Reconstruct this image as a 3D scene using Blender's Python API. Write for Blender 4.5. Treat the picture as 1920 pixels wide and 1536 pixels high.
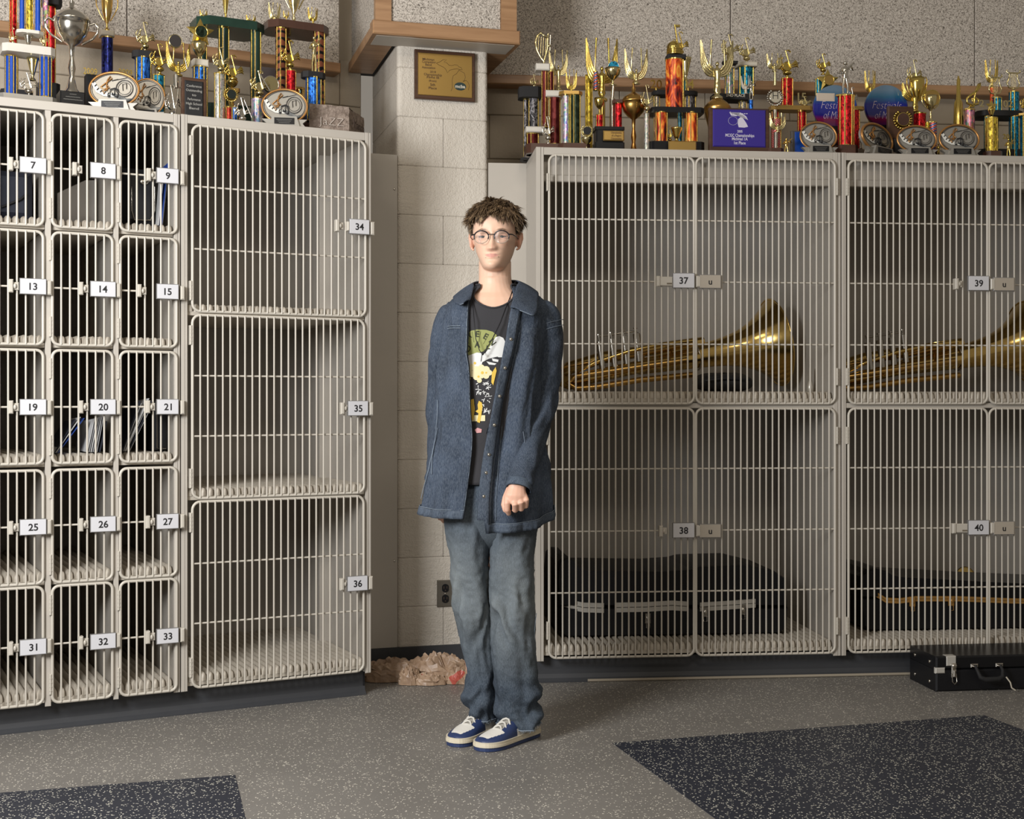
import bpy, math, random
from math import sin, cos, pi, radians, sqrt, atan2
from mathutils import Vector, Matrix, noise
for o in list(bpy.data.objects): bpy.data.objects.remove(o)
SC = bpy.context.scene
COL = SC.collection
F = 2450.0; CH = 1.10; HY = 752.0

# ------------------------------------------------------------------ camera, world, lights, exposure
cam = bpy.data.cameras.new('camera'); camo = bpy.data.objects.new('camera', cam); COL.objects.link(camo)
cam.sensor_fit = 'HORIZONTAL'; cam.sensor_width = 36.0; cam.lens = 36.0*F/1920
cam.shift_y = -(768-HY)/1920; cam.clip_start = 0.05
camo.location = (0, 0, CH); camo.rotation_euler = (pi/2, 0, 0)
SC.camera = camo
W = bpy.data.worlds.new('world'); SC.world = W; W.use_nodes = True
bg = W.node_tree.nodes['Background']; bg.inputs[0].default_value = (1.0, 0.90, 0.77, 1); bg.inputs[1].default_value = 0.24
SC.view_settings.view_transform = 'Standard'; SC.view_settings.look = 'None'
SC.view_settings.gamma = 1; SC.view_settings.exposure = 0.0; SC.view_settings.use_curve_mapping = False
def area(name, loc, target, sx, sy, power, color):
    l = bpy.data.lights.new(name, 'AREA'); l.shape = 'RECTANGLE'; l.size = sx; l.size_y = sy; l.energy = power; l.color = color
    o = bpy.data.objects.new(name, l); COL.objects.link(o); o.location = loc
    o.rotation_euler = (Vector(target)-Vector(loc)).to_track_quat('-Z', 'Y').to_euler()
    return o
area('softbox', (-1.95, 1.7, 1.92), (0.2, 4.9, 1.15), 0.95, 0.95, 142, (0.97, 0.985, 1.0))
area('ceiling_lamp', (0.6, 0.4, 3.9), (0.6, 3.2, 0), 1.2, 0.6, 42, (1.0, 0.90, 0.76))
area('ceiling_lamp', (-1.6, 1.8, 3.9), (-1.6, 3.8, 0.6), 1.2, 0.6, 25, (1.0, 0.90, 0.76))

# ------------------------------------------------------------------ helpers
def lin(c):
    r = []
    for v in c:
        v = v/255.0
        r.append(v/12.92 if v <= 0.04045 else ((v+0.055)/1.055)**2.4)
    return tuple(r)
class NT:
    def __init__(s, name):
        s.m = bpy.data.materials.new(name); s.m.use_nodes = True; s.t = s.m.node_tree
        s.b = s.t.nodes['Principled BSDF']; s.c = None
    def n(s, typ, **kw):
        x = s.t.nodes.new(typ)
        for k, v in kw.items():
            if k.startswith('i_'): x.inputs[k[2:].replace('_', ' ')].default_value = v
            else: setattr(x, k, v)
        return x
    def l(s, a, b): s.t.links.new(a, b)
    def coord(s, scale=(1, 1, 1), rot=(0, 0, 0)):
        tc = s.n('ShaderNodeTexCoord'); mp = s.n('ShaderNodeMapping'); mp.inputs['Scale'].default_value = scale; mp.inputs['Rotation'].default_value = rot
        s.l(tc.outputs['Object'], mp.inputs['Vector']); return mp.outputs['Vector']
    def noise(s, vec, scale, detail=4, rough=.6, dist=0):
        x = s.n('ShaderNodeTexNoise'); x.inputs['Scale'].default_value = scale; x.inputs['Detail'].default_value = detail
        x.inputs['Roughness'].default_value = rough; x.inputs['Distortion'].default_value = dist; s.l(vec, x.inputs['Vector']); return x.outputs['Fac']
    def vor(s, vec, scale):
        x = s.n('ShaderNodeTexVoronoi'); x.inputs['Scale'].default_value = scale; s.l(vec, x.inputs['Vector']); return x
    def ramp(s, fac, stops, interp='LINEAR'):
        x = s.n('ShaderNodeValToRGB'); e = x.color_ramp.elements; x.color_ramp.interpolation = interp
        while len(e) < len(stops): e.new(0.5)
        for k, (p, c) in enumerate(stops): e[k].position = p; e[k].color = (*c, 1)
        s.l(fac, x.inputs['Fac']); return x.outputs['Color']
    def math(s, op, a, b=None):
        x = s.n('ShaderNodeMath'); x.operation = op
        for i, v in enumerate((a, b)):
            if v is None: continue
            if isinstance(v, (int, float)): x.inputs[i].default_value = v
            else: s.l(v, x.inputs[i])
        return x.outputs[0]
    def mix(s, fac, a, b):
        x = s.n('ShaderNodeMix'); x.data_type = 'RGBA'
        if isinstance(fac, (int, float)): x.inputs[0].default_value = fac
        else: s.l(fac, x.inputs[0])
        for i, v in ((6, a), (7, b)):
            if isinstance(v, tuple): x.inputs[i].default_value = (*v, 1)
            else: s.l(v, x.inputs[i])
        return x.outputs[2]
    def bump(s, h, strength, dist=.002):
        x = s.n('ShaderNodeBump'); x.inputs['Strength'].default_value = strength; x.inputs['Distance'].default_value = dist
        s.l(h, x.inputs['Height']); s.l(x.outputs['Normal'], s.b.inputs['Normal'])
    def base(s, c):
        if isinstance(c, tuple): s.b.inputs['Base Color'].default_value = (*c, 1)
        else: s.l(c, s.b.inputs['Base Color'])
    def rm(s, rough, metal=0, spec=.5):
        s.b.inputs['Roughness'].default_value = rough; s.b.inputs['Metallic'].default_value = metal
        s.b.inputs['Specular IOR Level'].default_value = spec
MATS = {}
def mat(name, rgb, rough=.5, metal=0, bump=None, var=0, spec=.5):
    if name in MATS: return MATS[name]
    n = NT(name); c = lin(rgb); n.rm(rough, metal, spec)
    v = None
    if bump or var: v = n.coord()
    if var:
        f = n.noise(v, 9, 5)
        n.base(n.ramp(f, [(.3, tuple(x*(1-var) for x in c)), (.7, tuple(min(1, x*(1+var)) for x in c))]))
    else: n.base(c)
    if bump: n.bump(n.noise(v, bump[0], 3), bump[1], bump[2] if len(bump) > 2 else .002)
    MATS[name] = n.m; return n.m

class B:
    """collects shapes into one mesh"""
    def __init__(s): s.v = []; s.f = []; s.m = []; s.sm = []; s.cm = 0; s.T = None
    def add(s, vs, fs, smooth=False, m=None):
        o = len(s.v)
        if s.T is not None: vs = [s.T @ Vector(v) for v in vs]
        s.v += [tuple(v) for v in vs]
        for f in fs:
            s.f.append(tuple(i+o for i in f)); s.m.append(s.cm if m is None else m); s.sm.append(smooth)
        return s
    def box(s, x0, x1, y0, y1, z0, z1, m=None):
        vs = [(x, y, z) for z in (z0, z1) for y in (y0, y1) for x in (x0, x1)]
        return s.add(vs, [(0, 2, 3, 1), (4, 5, 7, 6), (0, 1, 5, 4), (2, 6, 7, 3), (0, 4, 6, 2), (1, 3, 7, 5)], False, m)
    def bbox(s, x0, x1, y0, y1, z0, z1, r=.004, m=None):
        """box with its four front (-y) edges and the vertical back ones chamfered"""
        vs = []
        for (yy, i) in ((y0, r), (y0+r, 0), (y1, 0)):
            for (x, z) in ((x0+i, z0+i), (x1-i, z0+i), (x1-i, z1-i), (x0+i, z1-i)): vs.append((x, yy, z))
        fs = [(0, 1, 2, 3)[::1], (8, 11, 10, 9)]
        for a in (0, 4):
            for k in range(4): fs.append((a+k, a+4+k, a+4+(k+1) % 4, a+(k+1) % 4))
        return s.add(vs, fs, False, m)
    def prism(s, pts, y0, y1, m=None, smooth=False):
        """polygon in x,z extruded along y"""
        n = len(pts); vs = [(x, y0, z) for x, z in pts]+[(x, y1, z) for x, z in pts]
        fs = [tuple(range(n)), tuple(range(2*n-1, n-1, -1))]
        s.add(vs, fs, False, m)
        return s.add(vs, [(k, n+k, n+(k+1) % n, (k+1) % n) for k in range(n)], smooth, m)
    def slab(s, pts, z0, z1, m=None):
        n = len(pts); vs = [(x, y, z0) for x, y in pts]+[(x, y, z1) for x, y in pts]
        fs = [tuple(range(n-1, -1, -1)), tuple(range(n, 2*n))]+[(k, (k+1) % n, n+(k+1) % n, n+k) for k in range(n)]
        return s.add(vs, fs, False, m)
    def lathe(s, prof, c=(0, 0, 0), seg=16, m=None, axis=None, smooth=True, sy=1.0):
        """prof: (r, z) list"""
        q = Matrix.Identity(3) if axis is None else Vector((0, 0, 1)).rotation_difference(Vector(axis)).to_matrix()
        vs = []; c = Vector(c)
        for r, z in prof:
            for k in range(seg):
                a = 2*pi*k/seg; vs.append(c+q @ Vector((r*cos(a), sy*r*sin(a), z)))
        fs = []
        for i in range(len(prof)-1):
            for k in range(seg):
                a = i*seg+k; b = i*seg+(k+1) % seg; fs.append((a, b, b+seg, a+seg))
        s.add(vs, fs, smooth, m)
        n = len(prof)
        return s.add([vs[k] for k in range(seg)]+[vs[(n-1)*seg+k] for k in range(seg)], [tuple(range(seg-1, -1, -1)), tuple(range(seg, 2*seg))], False, m)
    def cyl(s, a, b, r, seg=10, m=None, r2=None, smooth=True):
        a = Vector(a); b = Vector(b); d = b-a
        return s.lathe([(r, 0), (r if r2 is None else r2, d.length)], a, seg, m, d, smooth)
    def tube(s, pts, r, seg=8, m=None, closed=False, cap=True, flat=1.0, up=None):
        P = [Vector(p) for p in pts]; n = len(P)
        rs = r if isinstance(r, (list, tuple)) else [r]*n
        vs = []; prev = None
        for i in range(n):
            if closed: t = (P[(i+1) % n]-P[i-1])
            else: t = P[min(i+1, n-1)]-P[max(i-1, 0)]
            t.normalize()
            if prev is None:
                u = Vector(up) if up else (Vector((0, 0, 1)) if abs(t.z) < .9 else Vector((1, 0, 0)))
            else: u = prev
            u = (u-t*u.dot(t)).normalized(); w = t.cross(u); prev = u
            for k in range(seg):
                a = 2*pi*k/seg; vs.append(P[i]+(u*cos(a)*flat+w*sin(a))*rs[i])
        fs = []
        for i in range(n if closed else n-1):
            j = (i+1) % n
            for k in range(seg):
                k2 = (k+1) % seg; fs.append((i*seg+k, i*seg+k2, j*seg+k2, j*seg+k))
        s.add(vs, fs, True, m)
        if cap and not closed:
            s.add(vs[:seg]+vs[-seg:], [tuple(range(seg-1, -1, -1)), tuple(range(seg, 2*seg))], False, m)
        return s
    def ball(s, c, r, seg=12, m=None, sc=(1, 1, 1), rot=None):
        vs = []; c = Vector(c); n = max(4, seg//2)
        for i in range(n+1):
            th = pi*i/n
            for k in range(seg):
                a = 2*pi*k/seg; v = Vector((sin(th)*cos(a)*sc[0], sin(th)*sin(a)*sc[1], cos(th)*sc[2]))*r
                if rot is not None: v = rot @ v
                vs.append(c+v)
        fs = []
        for i in range(n):
            for k in range(seg):
                k2 = (k+1) % seg; fs.append((i*seg+k, (i+1)*seg+k, (i+1)*seg+k2, i*seg+k2))
        return s.add(vs, fs, True, m)
    def grid(s, fn, nu, nv, m=None, closeu=False, smooth=True):
        vs = [fn(i/(nu if closeu else nu-1), j/(nv-1)) for j in range(nv) for i in range(nu)]; fs = []
        for j in range(nv-1):
            for i in range(nu if closeu else nu-1):
                a = j*nu+i; b = j*nu+(i+1) % nu; fs.append((a, b, b+nu, a+nu))
        return s.add(vs, fs, smooth, m)
    def text(s, txt, size, cx, y, cz, m=None, align='C', off=0, thick=0, sx=1, width=None, shear=0, fn=None):
        vs, fs, w, h = text_geo(txt, off, shear)
        k = size/0.7; kx = k*sx
        if width: kx = width/w
        x0 = cx-(w*kx/2 if align == 'C' else (w*kx if align == 'R' else 0))
        f = fn or (lambda x, z, d: (x, y-d, z))
        P = [f(x0+vx*kx, cz-size/2+vy*k, 0) for vx, vy in vs]
        if not thick: return s.add(P, fs, False, m)
        # thickness: front and back sheets joined by rims
        P2 = [f(x0+vx*kx, cz-size/2+vy*k, thick) for vx, vy in vs]; n = len(P); cnt = {}
        for q in fs:
            for i in range(len(q)):
                e = (q[i], q[(i+1) % len(q)]); cnt[e] = 1
        rim = [(a, b, b+n, a+n) for (a, b) in cnt if (b, a) not in cnt]
        return s.add(P+P2, [tuple(reversed(q)) for q in fs]+[tuple(i+n for i in q) for q in fs]+rim, False, m)
    def make(s, name, mats, parent=None, loc=None, mods=None):
        me = bpy.data.meshes.new(name); me.from_pydata(s.v, [], s.f)
        if not isinstance(mats, (list, tuple)): mats = [mats]
        for x in mats: me.materials.append(x)
        me.polygons.foreach_set('material_index', s.m); me.polygons.foreach_set('use_smooth', s.sm); me.update()
        return link(name, me, parent, loc)
def link(name, me, parent=None, loc=None):
    o = bpy.data.objects.new(name, me); COL.objects.link(o)
    if parent: o.parent = parent
    if loc: o.location = loc
    return o
TG = {}
def text_geo(txt, off=0, shear=0):
    k = (txt, off, shear)
    if k in TG: return TG[k]
    c = bpy.data.curves.new('t', 'FONT'); c.body = txt; c.offset = off; c.resolution_u = 3; c.shear = .3 if 'estival' in txt or 'usic' in txt else shear
    o = bpy.data.objects.new('t', c); COL.objects.link(o)
    dg = bpy.context.evaluated_depsgraph_get(); me = bpy.data.meshes.new_from_object(o.evaluated_get(dg))
    vs = [(v.co.x, v.co.y) for v in me.vertices]; fs = [tuple(p.vertices) for p in me.polygons]
    bpy.data.objects.remove(o); bpy.data.curves.remove(c); bpy.data.meshes.remove(me)
    if vs:
        x0 = min(v[0] for v in vs); w = max(v[0] for v in vs)-x0; vs = [(v[0]-x0, v[1]) for v in vs]
    else: w = .1
    TG[k] = (vs, fs, max(w, .01), .7); return TG[k]
def empty(name, loc, rz=0, parent=None):
    o = bpy.data.objects.new(name, None); COL.objects.link(o); o.location = loc; o.rotation_euler = (0, 0, rz); o.empty_display_size = .05
    if parent: o.parent = parent
    return o
def tag(o, label, cat, group=None):
    o['label'] = label; o['category'] = cat
    if group: o['group'] = group
    return o
def structure(o): o['kind'] = 'structure'; return o
def hit(px, p, u):
    """where the sight line of photo column px meets the plan line p + t*u"""
    k = (px-960)/F; t = (k*p[1]-p[0])/(u[0]-k*u[1]); return t, p[1]+t*u[1]
def lerp(a, b, t): return a+(b-a)*t
def curve(tab, x):
    """smooth interpolation of rows (x, values...)"""
    if x <= tab[0][0]: return tab[0][1:]
    if x >= tab[-1][0]: return tab[-1][1:]
    for i in range(len(tab)-1):
        if tab[i][0] <= x <= tab[i+1][0]:
            a, b = tab[i], tab[i+1]; t = (x-a[0])/(b[0]-a[0]); p = tab[max(i-1, 0)]; q = tab[min(i+2, len(tab)-1)]
            out = []
            for k in range(1, len(a)):
                m1 = (b[k]-p[k])/(b[0]-p[0])*(b[0]-a[0]); m2 = (q[k]-a[k])/(q[0]-a[0])*(b[0]-a[0])
                t2 = t*t; t3 = t2*t
                out.append((2*t3-3*t2+1)*a[k]+(t3-2*t2+t)*m1+(-2*t3+3*t2)*b[k]+(t3-t2)*m2)
            return out

# ------------------------------------------------------------------ materials
def m_floor(name, c, fleck, scale, thr):
    n = NT(name); v = n.coord(); cl = lin(c)
    col = n.ramp(n.noise(v, 2.2, 5), [(.3, tuple(x*.9 for x in cl)), (.7, tuple(x*1.1 for x in cl))])
    for k, (sc, th, rad) in enumerate(((scale, thr, .30), (scale*1.7, thr*.8, .34))):
        w = n.coord((1, 1.5-k*.8, 1), (0, 0, .6+k))
        d = n.noise(w, 90, 2); vo = n.vor(w, sc)
        rnd = n.n('ShaderNodeSeparateColor'); n.l(vo.outputs['Color'], rnd.inputs[0])
        m1 = n.math('LESS_THAN', n.math('ADD', vo.outputs['Distance'], n.math('MULTIPLY', d, .22)), rad+.16)
        m2 = n.math('LESS_THAN', rnd.outputs[0], th)
        shade = n.mix(rnd.outputs[1], tuple(x*.55 for x in lin(fleck)), lin(fleck))
        col = n.mix(n.math('MULTIPLY', m1, m2), col, shade)
    n.base(col); n.rm(.42, 0, .35); n.bump(n.noise(v, 260, 2), .12, .001); return n.m
M_floor = m_floor('speckled_rubber_floor', (116, 112, 107), (226, 219, 204), 120, .13)
M_inlay = m_floor('dark_rubber_inlay', (39, 42, 52), (216, 212, 198), 120, .19)
def m_block():
    n = NT('painted_block'); v = n.coord(); n.base(n.ramp(n.noise(v, 3, 4), [(.3, lin((199, 190, 177))), (.7, lin((211, 203, 191)))]))
    h = n.math('ADD', n.noise(v, 55, 5, .65), n.math('MULTIPLY', n.noise(v, 160, 2), .5)); n.bump(h, .75, .008); n.rm(.5, 0, .4); return n.m
M_block = m_block()
M_wallblock = mat('taupe_wall_block', (172, 160, 142), .6, bump=(60, .4, .005), var=.03)  # even taupe tone, darker than the pilaster blocks
def m_tectum():
    n = NT('acoustic_panel'); v = n.coord()
    f = n.noise(v, 150, 3, .7, 1.2); w = n.vor(n.coord((1, 1, 1)), 95)
    c = n.ramp(f, [(.36, lin((92, 85, 78))), (.47, lin((182, 173, 162))), (.6, lin((216, 207, 196)))])
    spot = n.math('LESS_THAN', w.outputs['Distance'], .16)
    n.base(n.mix(n.math('MULTIPLY', spot, .75), c, lin((52, 47, 42)))); n.bump(f, .5, .006); n.rm(.85, 0, .1); return n.m
M_tectum = m_tectum()
def m_wood(name, a, b, rough=.4):
    n = NT(name); v = n.coord((.5, 8, 8))
    n.base(n.ramp(n.noise(v, 5, 5, .6, .6), [(.3, lin(a)), (.7, lin(b))])); n.rm(rough, 0, .4); return n.m
M_wood = m_wood('varnished_oak_trim', (142, 106, 74), (172, 134, 98))
M_walnut = m_wood('walnut', (58, 38, 28), (84, 58, 42), .35)
M_cab = mat('beige_laminate', (179, 172, 162), .42, var=.02)
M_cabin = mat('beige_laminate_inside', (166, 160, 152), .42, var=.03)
M_wire = mat('powder_coated_wire', (190, 183, 171), .38)
M_rib = mat('cream_moulded_shelf', (184, 175, 161), .5, var=.04)
M_base = mat('dark_vinyl_base', (58, 59, 62), .45, var=.06)
M_basebead = mat('pale_sealant', (150, 140, 124), .6)
M_plate = mat('white_label_card', (204, 203, 206), .45)
M_plateg = mat('grey_label_card', (170, 160, 146), .5)
M_edge = mat('clear_plastic_edge', (120, 118, 116), .25)
M_ink = mat('black_ink', (30, 29, 30), .6)
M_black = mat('black_plastic', (20, 20, 23), .45, spec=.3)
M_blackgloss = mat('black_lacquer', (17, 17, 19), .3, spec=.35)
M_dark = mat('matt_black', (24, 23, 24), .75)
M_gold = mat('gold_plated_plastic', (212, 186, 104), .2, 1)
M_silver = mat('silver_plated_plastic', (208, 203, 192), .17, 1)
M_pale = mat('pale_gold_metal', (216, 202, 152), .2, 1)
M_brass = mat('lacquered_brass', (222, 188, 112), .18, 1)
M_brassd = mat('tarnished_brass', (190, 150, 84), .3, 1)
M_nickel = mat('nickel', (190, 184, 174), .2, 1)
M_white = mat('white_marble', (196, 190, 180), .3, var=.08)
M_green = mat('green_marble', (28, 52, 42), .22, var=.3)
M_brownm = mat('brown_marble', (74, 50, 40), .25, var=.2)
M_goldplate = mat('brass_plate', (186, 152, 88), .3, .85)
M_cream = mat('cream', (196, 188, 172), .5)
# ------------------------------------------------------------------ setting
AL = radians(27.5); AR = radians(5.5); AP = radians(15.66)
LP = (-.527, 4.87); RP = (.130, 5.07)                     # front corners of the two locker banks
def frame(p, a): return (p, (cos(a), sin(a)))
LF = frame(LP, AL); RF = frame(RP, AR)
def off(fr, d):
    (p, u) = fr; return ((p[0]-u[1]*d, p[1]+u[0]*d), u)
b = B(); b.add([(-5, -2, 0), (5, -2, 0), (5, 7.2, 0), (-5, 7.2, 0), (-5, -2, -.05), (5, -2, -.05), (5, 7.2, -.05), (-5, 7.2, -.05)],
      [(0, 1, 2, 3), (7, 6, 5, 4), (0, 4, 5, 1), (1, 5, 6, 2), (2, 6, 7, 3), (3, 7, 4, 0)])
floor = structure(b.make('floor', M_floor))
def G(px, py):
    Y = CH*F/(py-HY); return ((px-960)/F*Y, Y)
u = (cos(AP), sin(AP)); w = (-sin(AP), cos(AP))
c0 = G(1148, 1394); lenR = 1.38
q = [c0, (c0[0]+u[0]*lenR, c0[1]+u[1]*lenR)]; q = [(q[0][0]-w[0]*1.4, q[0][1]-w[1]*1.4), (q[1][0]-w[0]*1.4, q[1][1]-w[1]*1.4), q[1], q[0]]
i1 = B().slab(q, .0002, .0012).make('floor_inlay', M_inlay, floor); i1['label'] = 'dark speckled rubber rectangle, right'
c1 = G(441, 1454)
q = [(c1[0]-u[0]*1.4-w[0]*1.2, c1[1]-u[1]*1.4-w[1]*1.2), (c1[0]-w[0]*1.2, c1[1]-w[1]*1.2), c1, (c1[0]-u[0]*1.4, c1[1]-u[1]*1.4)]
i2 = B().slab(q, .0002, .0012).make('floor_inlay', M_inlay, floor); i2['label'] = 'dark speckled rubber rectangle, left'

# block walls behind the lockers (blocks modelled where the photo shows them)
def wall(name, fr, t0, t1, d, blocks, zt=3.6):
    (p, a) = fr; ang = atan2(a[1], a[0])
    o = empty(name, (p[0], p[1], 0), ang); structure(o)
    B().box(t0, t1, d+.012, d+.2, 0, zt).make('wall_core', M_wallblock, o)
    bw, bh = .40, .2
    meshes = {}
    for r in range(10, 13):
        z0 = r*bh; x = t0+(.2 if r % 2 else 0)-.4
        while x < t1:
            x0 = max(x, t0); x1 = min(x+bw, t1)
            if x1-x0 > .03:
                k = round(x1-x0, 2)
                if k not in meshes:
                    meshes[k] = B().bbox(.001, x1-x0-.001, 0, .03, .001, bh-.001, .0035).make('block', M_wallblock, o, (x0, d, z0)).data
                else: link('block', meshes[k], o, (x0, d, z0))
            x += bw
    return o
wl = wall('wall_left', LF, -2.6, .3, .88, True)
wr = wall('wall_right', RF, -.35, 3.4, .88, True)
# pilaster of painted blocks between the banks
PP = (-.466, 5.31)
wp = structure(empty('wall_pilaster', (PP[0], PP[1], 0), AP))
PW = .381
cor = B().box(.01, PW-.01, .01, .62, 0, 3.6).make('pilaster_core', M_block, wp)
def rblock(x0, x1, rl, rr):
    b = B(); h = .1998; r = .018; e = .0009
    pts = []
    if rl: pts += [(x0, .60), (x0, r)]+[(x0+r-r*cos(k*pi/8), r-r*sin(k*pi/8)) for k in range(1, 5)]
    else: pts += [(x0+e, .60), (x0+e, .0)]
    if rr: pts += [(x1-r+r*sin(k*pi/8), r-r*cos(k*pi/8)) for k in range(0, 5)]+[(x1, .60)]
    else: pts += [(x1-e, 0), (x1-e, .60)]
    cx = (x0+x1)/2; n = len(pts)
    rows = []
    for z, ins in ((e*.4, .002), (.004, 0), (h-.004, 0), (h-e*.4, .002)):
        for (x, y) in pts:
            fx = (x-cx); rows.append((x-(ins if abs(fx) > .01 else 0)*(1 if fx > 0 else -1)*(.9), y+(ins if y < .1 else 0), z))
    fs = []
    for j in range(3):
        for k in range(n-1): fs.append((j*n+k, j*n+k+1, (j+1)*n+k+1, (j+1)*n+k))
    fs += [tuple(range(n-1, -1, -1)), tuple(range(3*n, 4*n))]
    return b.add(rows, fs, False)
bA = None
for r in range(0, 18):
    z = .061+r*.1998
    if r % 2 == 1:
        if bA is None: bA = rblock(0, PW, 1, 1).make('block', M_block, wp, (0, 0, z)).data
        else: link('block', bA, wp, (0, 0, z))
    else:
        if r == 0:
            m1 = rblock(0, PW*.5, 1, 0).make('block', M_block, wp, (0, 0, z)).data; m2 = rblock(PW*.5, PW, 0, 1).make('block', M_block, wp, (0, 0, z)).data
        else: link('block', m1, wp, (0, 0, z)); link('block', m2, wp, (0, 0, z))

# acoustic panels above the lockers, oak rails, oak-trimmed box around the pilaster head
ZB = 2.545
def panels(name, fr, t0, t1, d, seams, label):
    (p, a) = fr; o = structure(empty(name, (p[0], p[1], 0), atan2(a[1], a[0])))
    B().box(t0, t1, d+.031, d+.079, ZB+.016, 3.6).make('panel_backing', M_dark, o)
    xs = [t0]+seams+[t1]
    for k in range(len(xs)-1):
        B().bbox(xs[k]+.002, xs[k+1]-.002, d, d+.03, ZB+.016, 3.6, .003).make('acoustic_panel', M_tectum, o)
    b = B(); b.bbox(t0, t1, d-.014, d+.079, ZB-.026, ZB+.016, .004)
    b.make('rail', M_wood, o)
    return o
panels('trim_left', LF, -2.6, .17, .80, [-1.56, -.73], '')
sR = [hit(1370, *off(RF, .80))[0], hit(1828, *off(RF, .80))[0]]
panels('trim_right', RF, -.3, 3.4, .80, sR, '')
bx = structure(empty('trim_pilaster', (-.534, 5.154, 0), AP)); BW = .567
b = B(); b.box(.02, BW-.02, .02, .70, ZB+.01, 3.6); b.make('box_core', M_dark, bx)
B().bbox(.058, BW-.058, 0.006, .03, ZB+.062, 3.6, .003).make('acoustic_panel', M_tectum, bx)
def sidep(x0, x1):
    return B().box(x0, x1, .03, .70, ZB+.04, 3.6)
sidep(.0, .02).make('acoustic_panel', M_tectum, bx); sidep(BW-.02, BW).make('acoustic_panel', M_tectum, bx)
B().box(-.006, .058, -.006, .03, ZB+.055, 3.6).make('corner_post', M_wood, bx)
B().box(BW-.058, BW+.006, -.006, .03, ZB+.055, 3.6).make('corner_post', M_wood, bx)
b = B(); b.bbox(-.018, BW+.018, -.02, .05, ZB+.0, ZB+.055, .005); b.make('bottom_rail', M_wood, bx)
b = B(); b.box(-.018, .088, .05, .62, ZB, ZB+.04); b.make('bottom_rail', M_wood, bx)
b = B(); b.box(BW-.088, BW+.018, .05, .62, ZB, ZB+.04); b.make('bottom_rail', M_wood, bx)
b = B(); b.box(.0, BW, .005, .145, ZB-.001, ZB+.002); b.make('soffit_board', mat('painted_soffit', (190, 182, 170), .5), bx)

# ------------------------------------------------------------------ plaque and outlet on the pilaster
def on_p(px, d=0): return hit(px, (PP[0]-u[0]*0+sin(AP)*d, PP[1]-cos(AP)*d), (cos(AP), sin(AP)))
t0, Y0 = on_p(776); t1, Y1 = on_p(889)
zt = CH+(HY-94)*Y0/F; zb = CH+(HY-186)*Y0/F
pl = empty('wall_plaque', (PP[0]+cos(AP)*t0, PP[1]+sin(AP)*t0, zb), AP)
tag(pl, 'walnut and brass award plaque screwed to the white block pilaster', 'plaque')
pw = t1-t0; ph = zt-zb
B().bbox(0, pw, -.022, -.0005, 0, ph, .004).make('board', M_walnut, pl)
b = B().bbox(.012, pw-.014, -.026, -.022, .014, ph-.014, .002)
plate = b.make('brass_plate', M_goldplate, pl)
def ptxt(b, lines, cx, y, x_m=0):
    for (t, z, s) in lines: b.text(t, s, cx, y, z, off=.012)
b = B(); X = lambda c: .012+(c-245)/(1460-245)*(pw-.026); Z = lambda c: .014+(1-(c-215)/(1270-215))*(ph-.028)
SX = (pw-.026)/1215
for t, cxp, cz, wd, h in (('Michigan', 475, 375, 260, 62), ('Competing', 485, 440, 300, 62), ('Band', 475, 508, 140, 62), ('Association', 480, 580, 300, 62), ('2018', 575, 680, 130, 55),
                       ('Championship', 575, 750, 400, 62), ('Flight III', 575, 818, 270, 62), ('(finals)', 570, 905, 170, 48), ('5th', 570, 1000, 110, 72), ('Place', 570, 1085, 180, 62)):
    b.text(t, h*SX*.82, X(cxp), -.0263, Z(cz), width=wd*SX, off=.02)
b.make('lettering', mat('engraved_brown', (70, 44, 22), .5), plate)
b = B()
def strip(pts, r=.0007):
    b.tube([(X(x), -.0264, Z(y)) for x, y in pts], r, 4)
strip([(650, 455), (730, 420), (800, 360), (880, 350), (820, 420), (880, 430), (940, 490), (1010, 490), (1060, 465), (1130, 470), (1150, 510), (1200, 520), (1235, 580), (1170, 575), (1110, 560), (1000, 590), (950, 610), (900, 680), (865, 600), (820, 550), (700, 495), (650, 455)])
strip([(1160, 590), (1100, 690), (1030, 740), (1005, 850), (1010, 1050), (980, 1130)]); strip([(1160, 590), (1280, 660), (1300, 760), (1280, 840), (1250, 870), (1320, 840), (1360, 880), (1390, 960), (1370, 1080)])
b.make('map_outline', mat('engraved_brown', (70, 44, 22), .5), plate)
b = B().prism([(X(1185)+132*SX*cos(a*pi/12), Z(1000)+88*SX*sin(a*pi/12)) for a in range(24)], -.0275, -.026)
b.text('mcba', 70*SX, X(1185), -.0277, Z(1000), m=1, width=225*SX, off=.03)
b.make('emblem', [mat('emblem_green', (32, 52, 52), .4), M_cream], plate)
t0, Y0 = on_p(819); t1, _ = on_p(849)
zt = CH+(HY-1088)*Y0/F; zb = CH+(HY-1138)*Y0/F; ow = t1-t0; oh = zt-zb
ol = empty('wall_outlet', (PP[0]+cos(AP)*t0, PP[1]+sin(AP)*t0, zb), AP); tag(ol, 'grey steel duplex power outlet low on the block pilaster', 'outlet')
B().bbox(0, ow, -.009, -.0005, 0, oh, .003).make('cover_plate', mat('brushed_steel', (128, 122, 112), .35, .7), ol)
for s_ in (.3, .7):
    rc = B().prism([(ow/2+.017*max(-.8, min(.8, cos(a*pi/8))), oh*s_+.017*sin(a*pi/8)) for a in range(16)], -.012, -.009).make('socket', M_black, ol)
    b = B(); b.box(ow/2-.008, ow/2-.005, -.0125, -.012, oh*s_-.002, oh*s_+.008); b.box(ow/2+.005, ow/2+.008, -.0125, -.012, oh*s_-.002, oh*s_+.008); b.ball((ow/2, -.012, oh*s_-.009), .0028, 8)
    b.make('slots', mat('slot_brown', (70, 55, 42), .6), rc)
B().ball((ow/2, -.009, oh/2), .003, 8).make('screw', M_nickel, ol)

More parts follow.
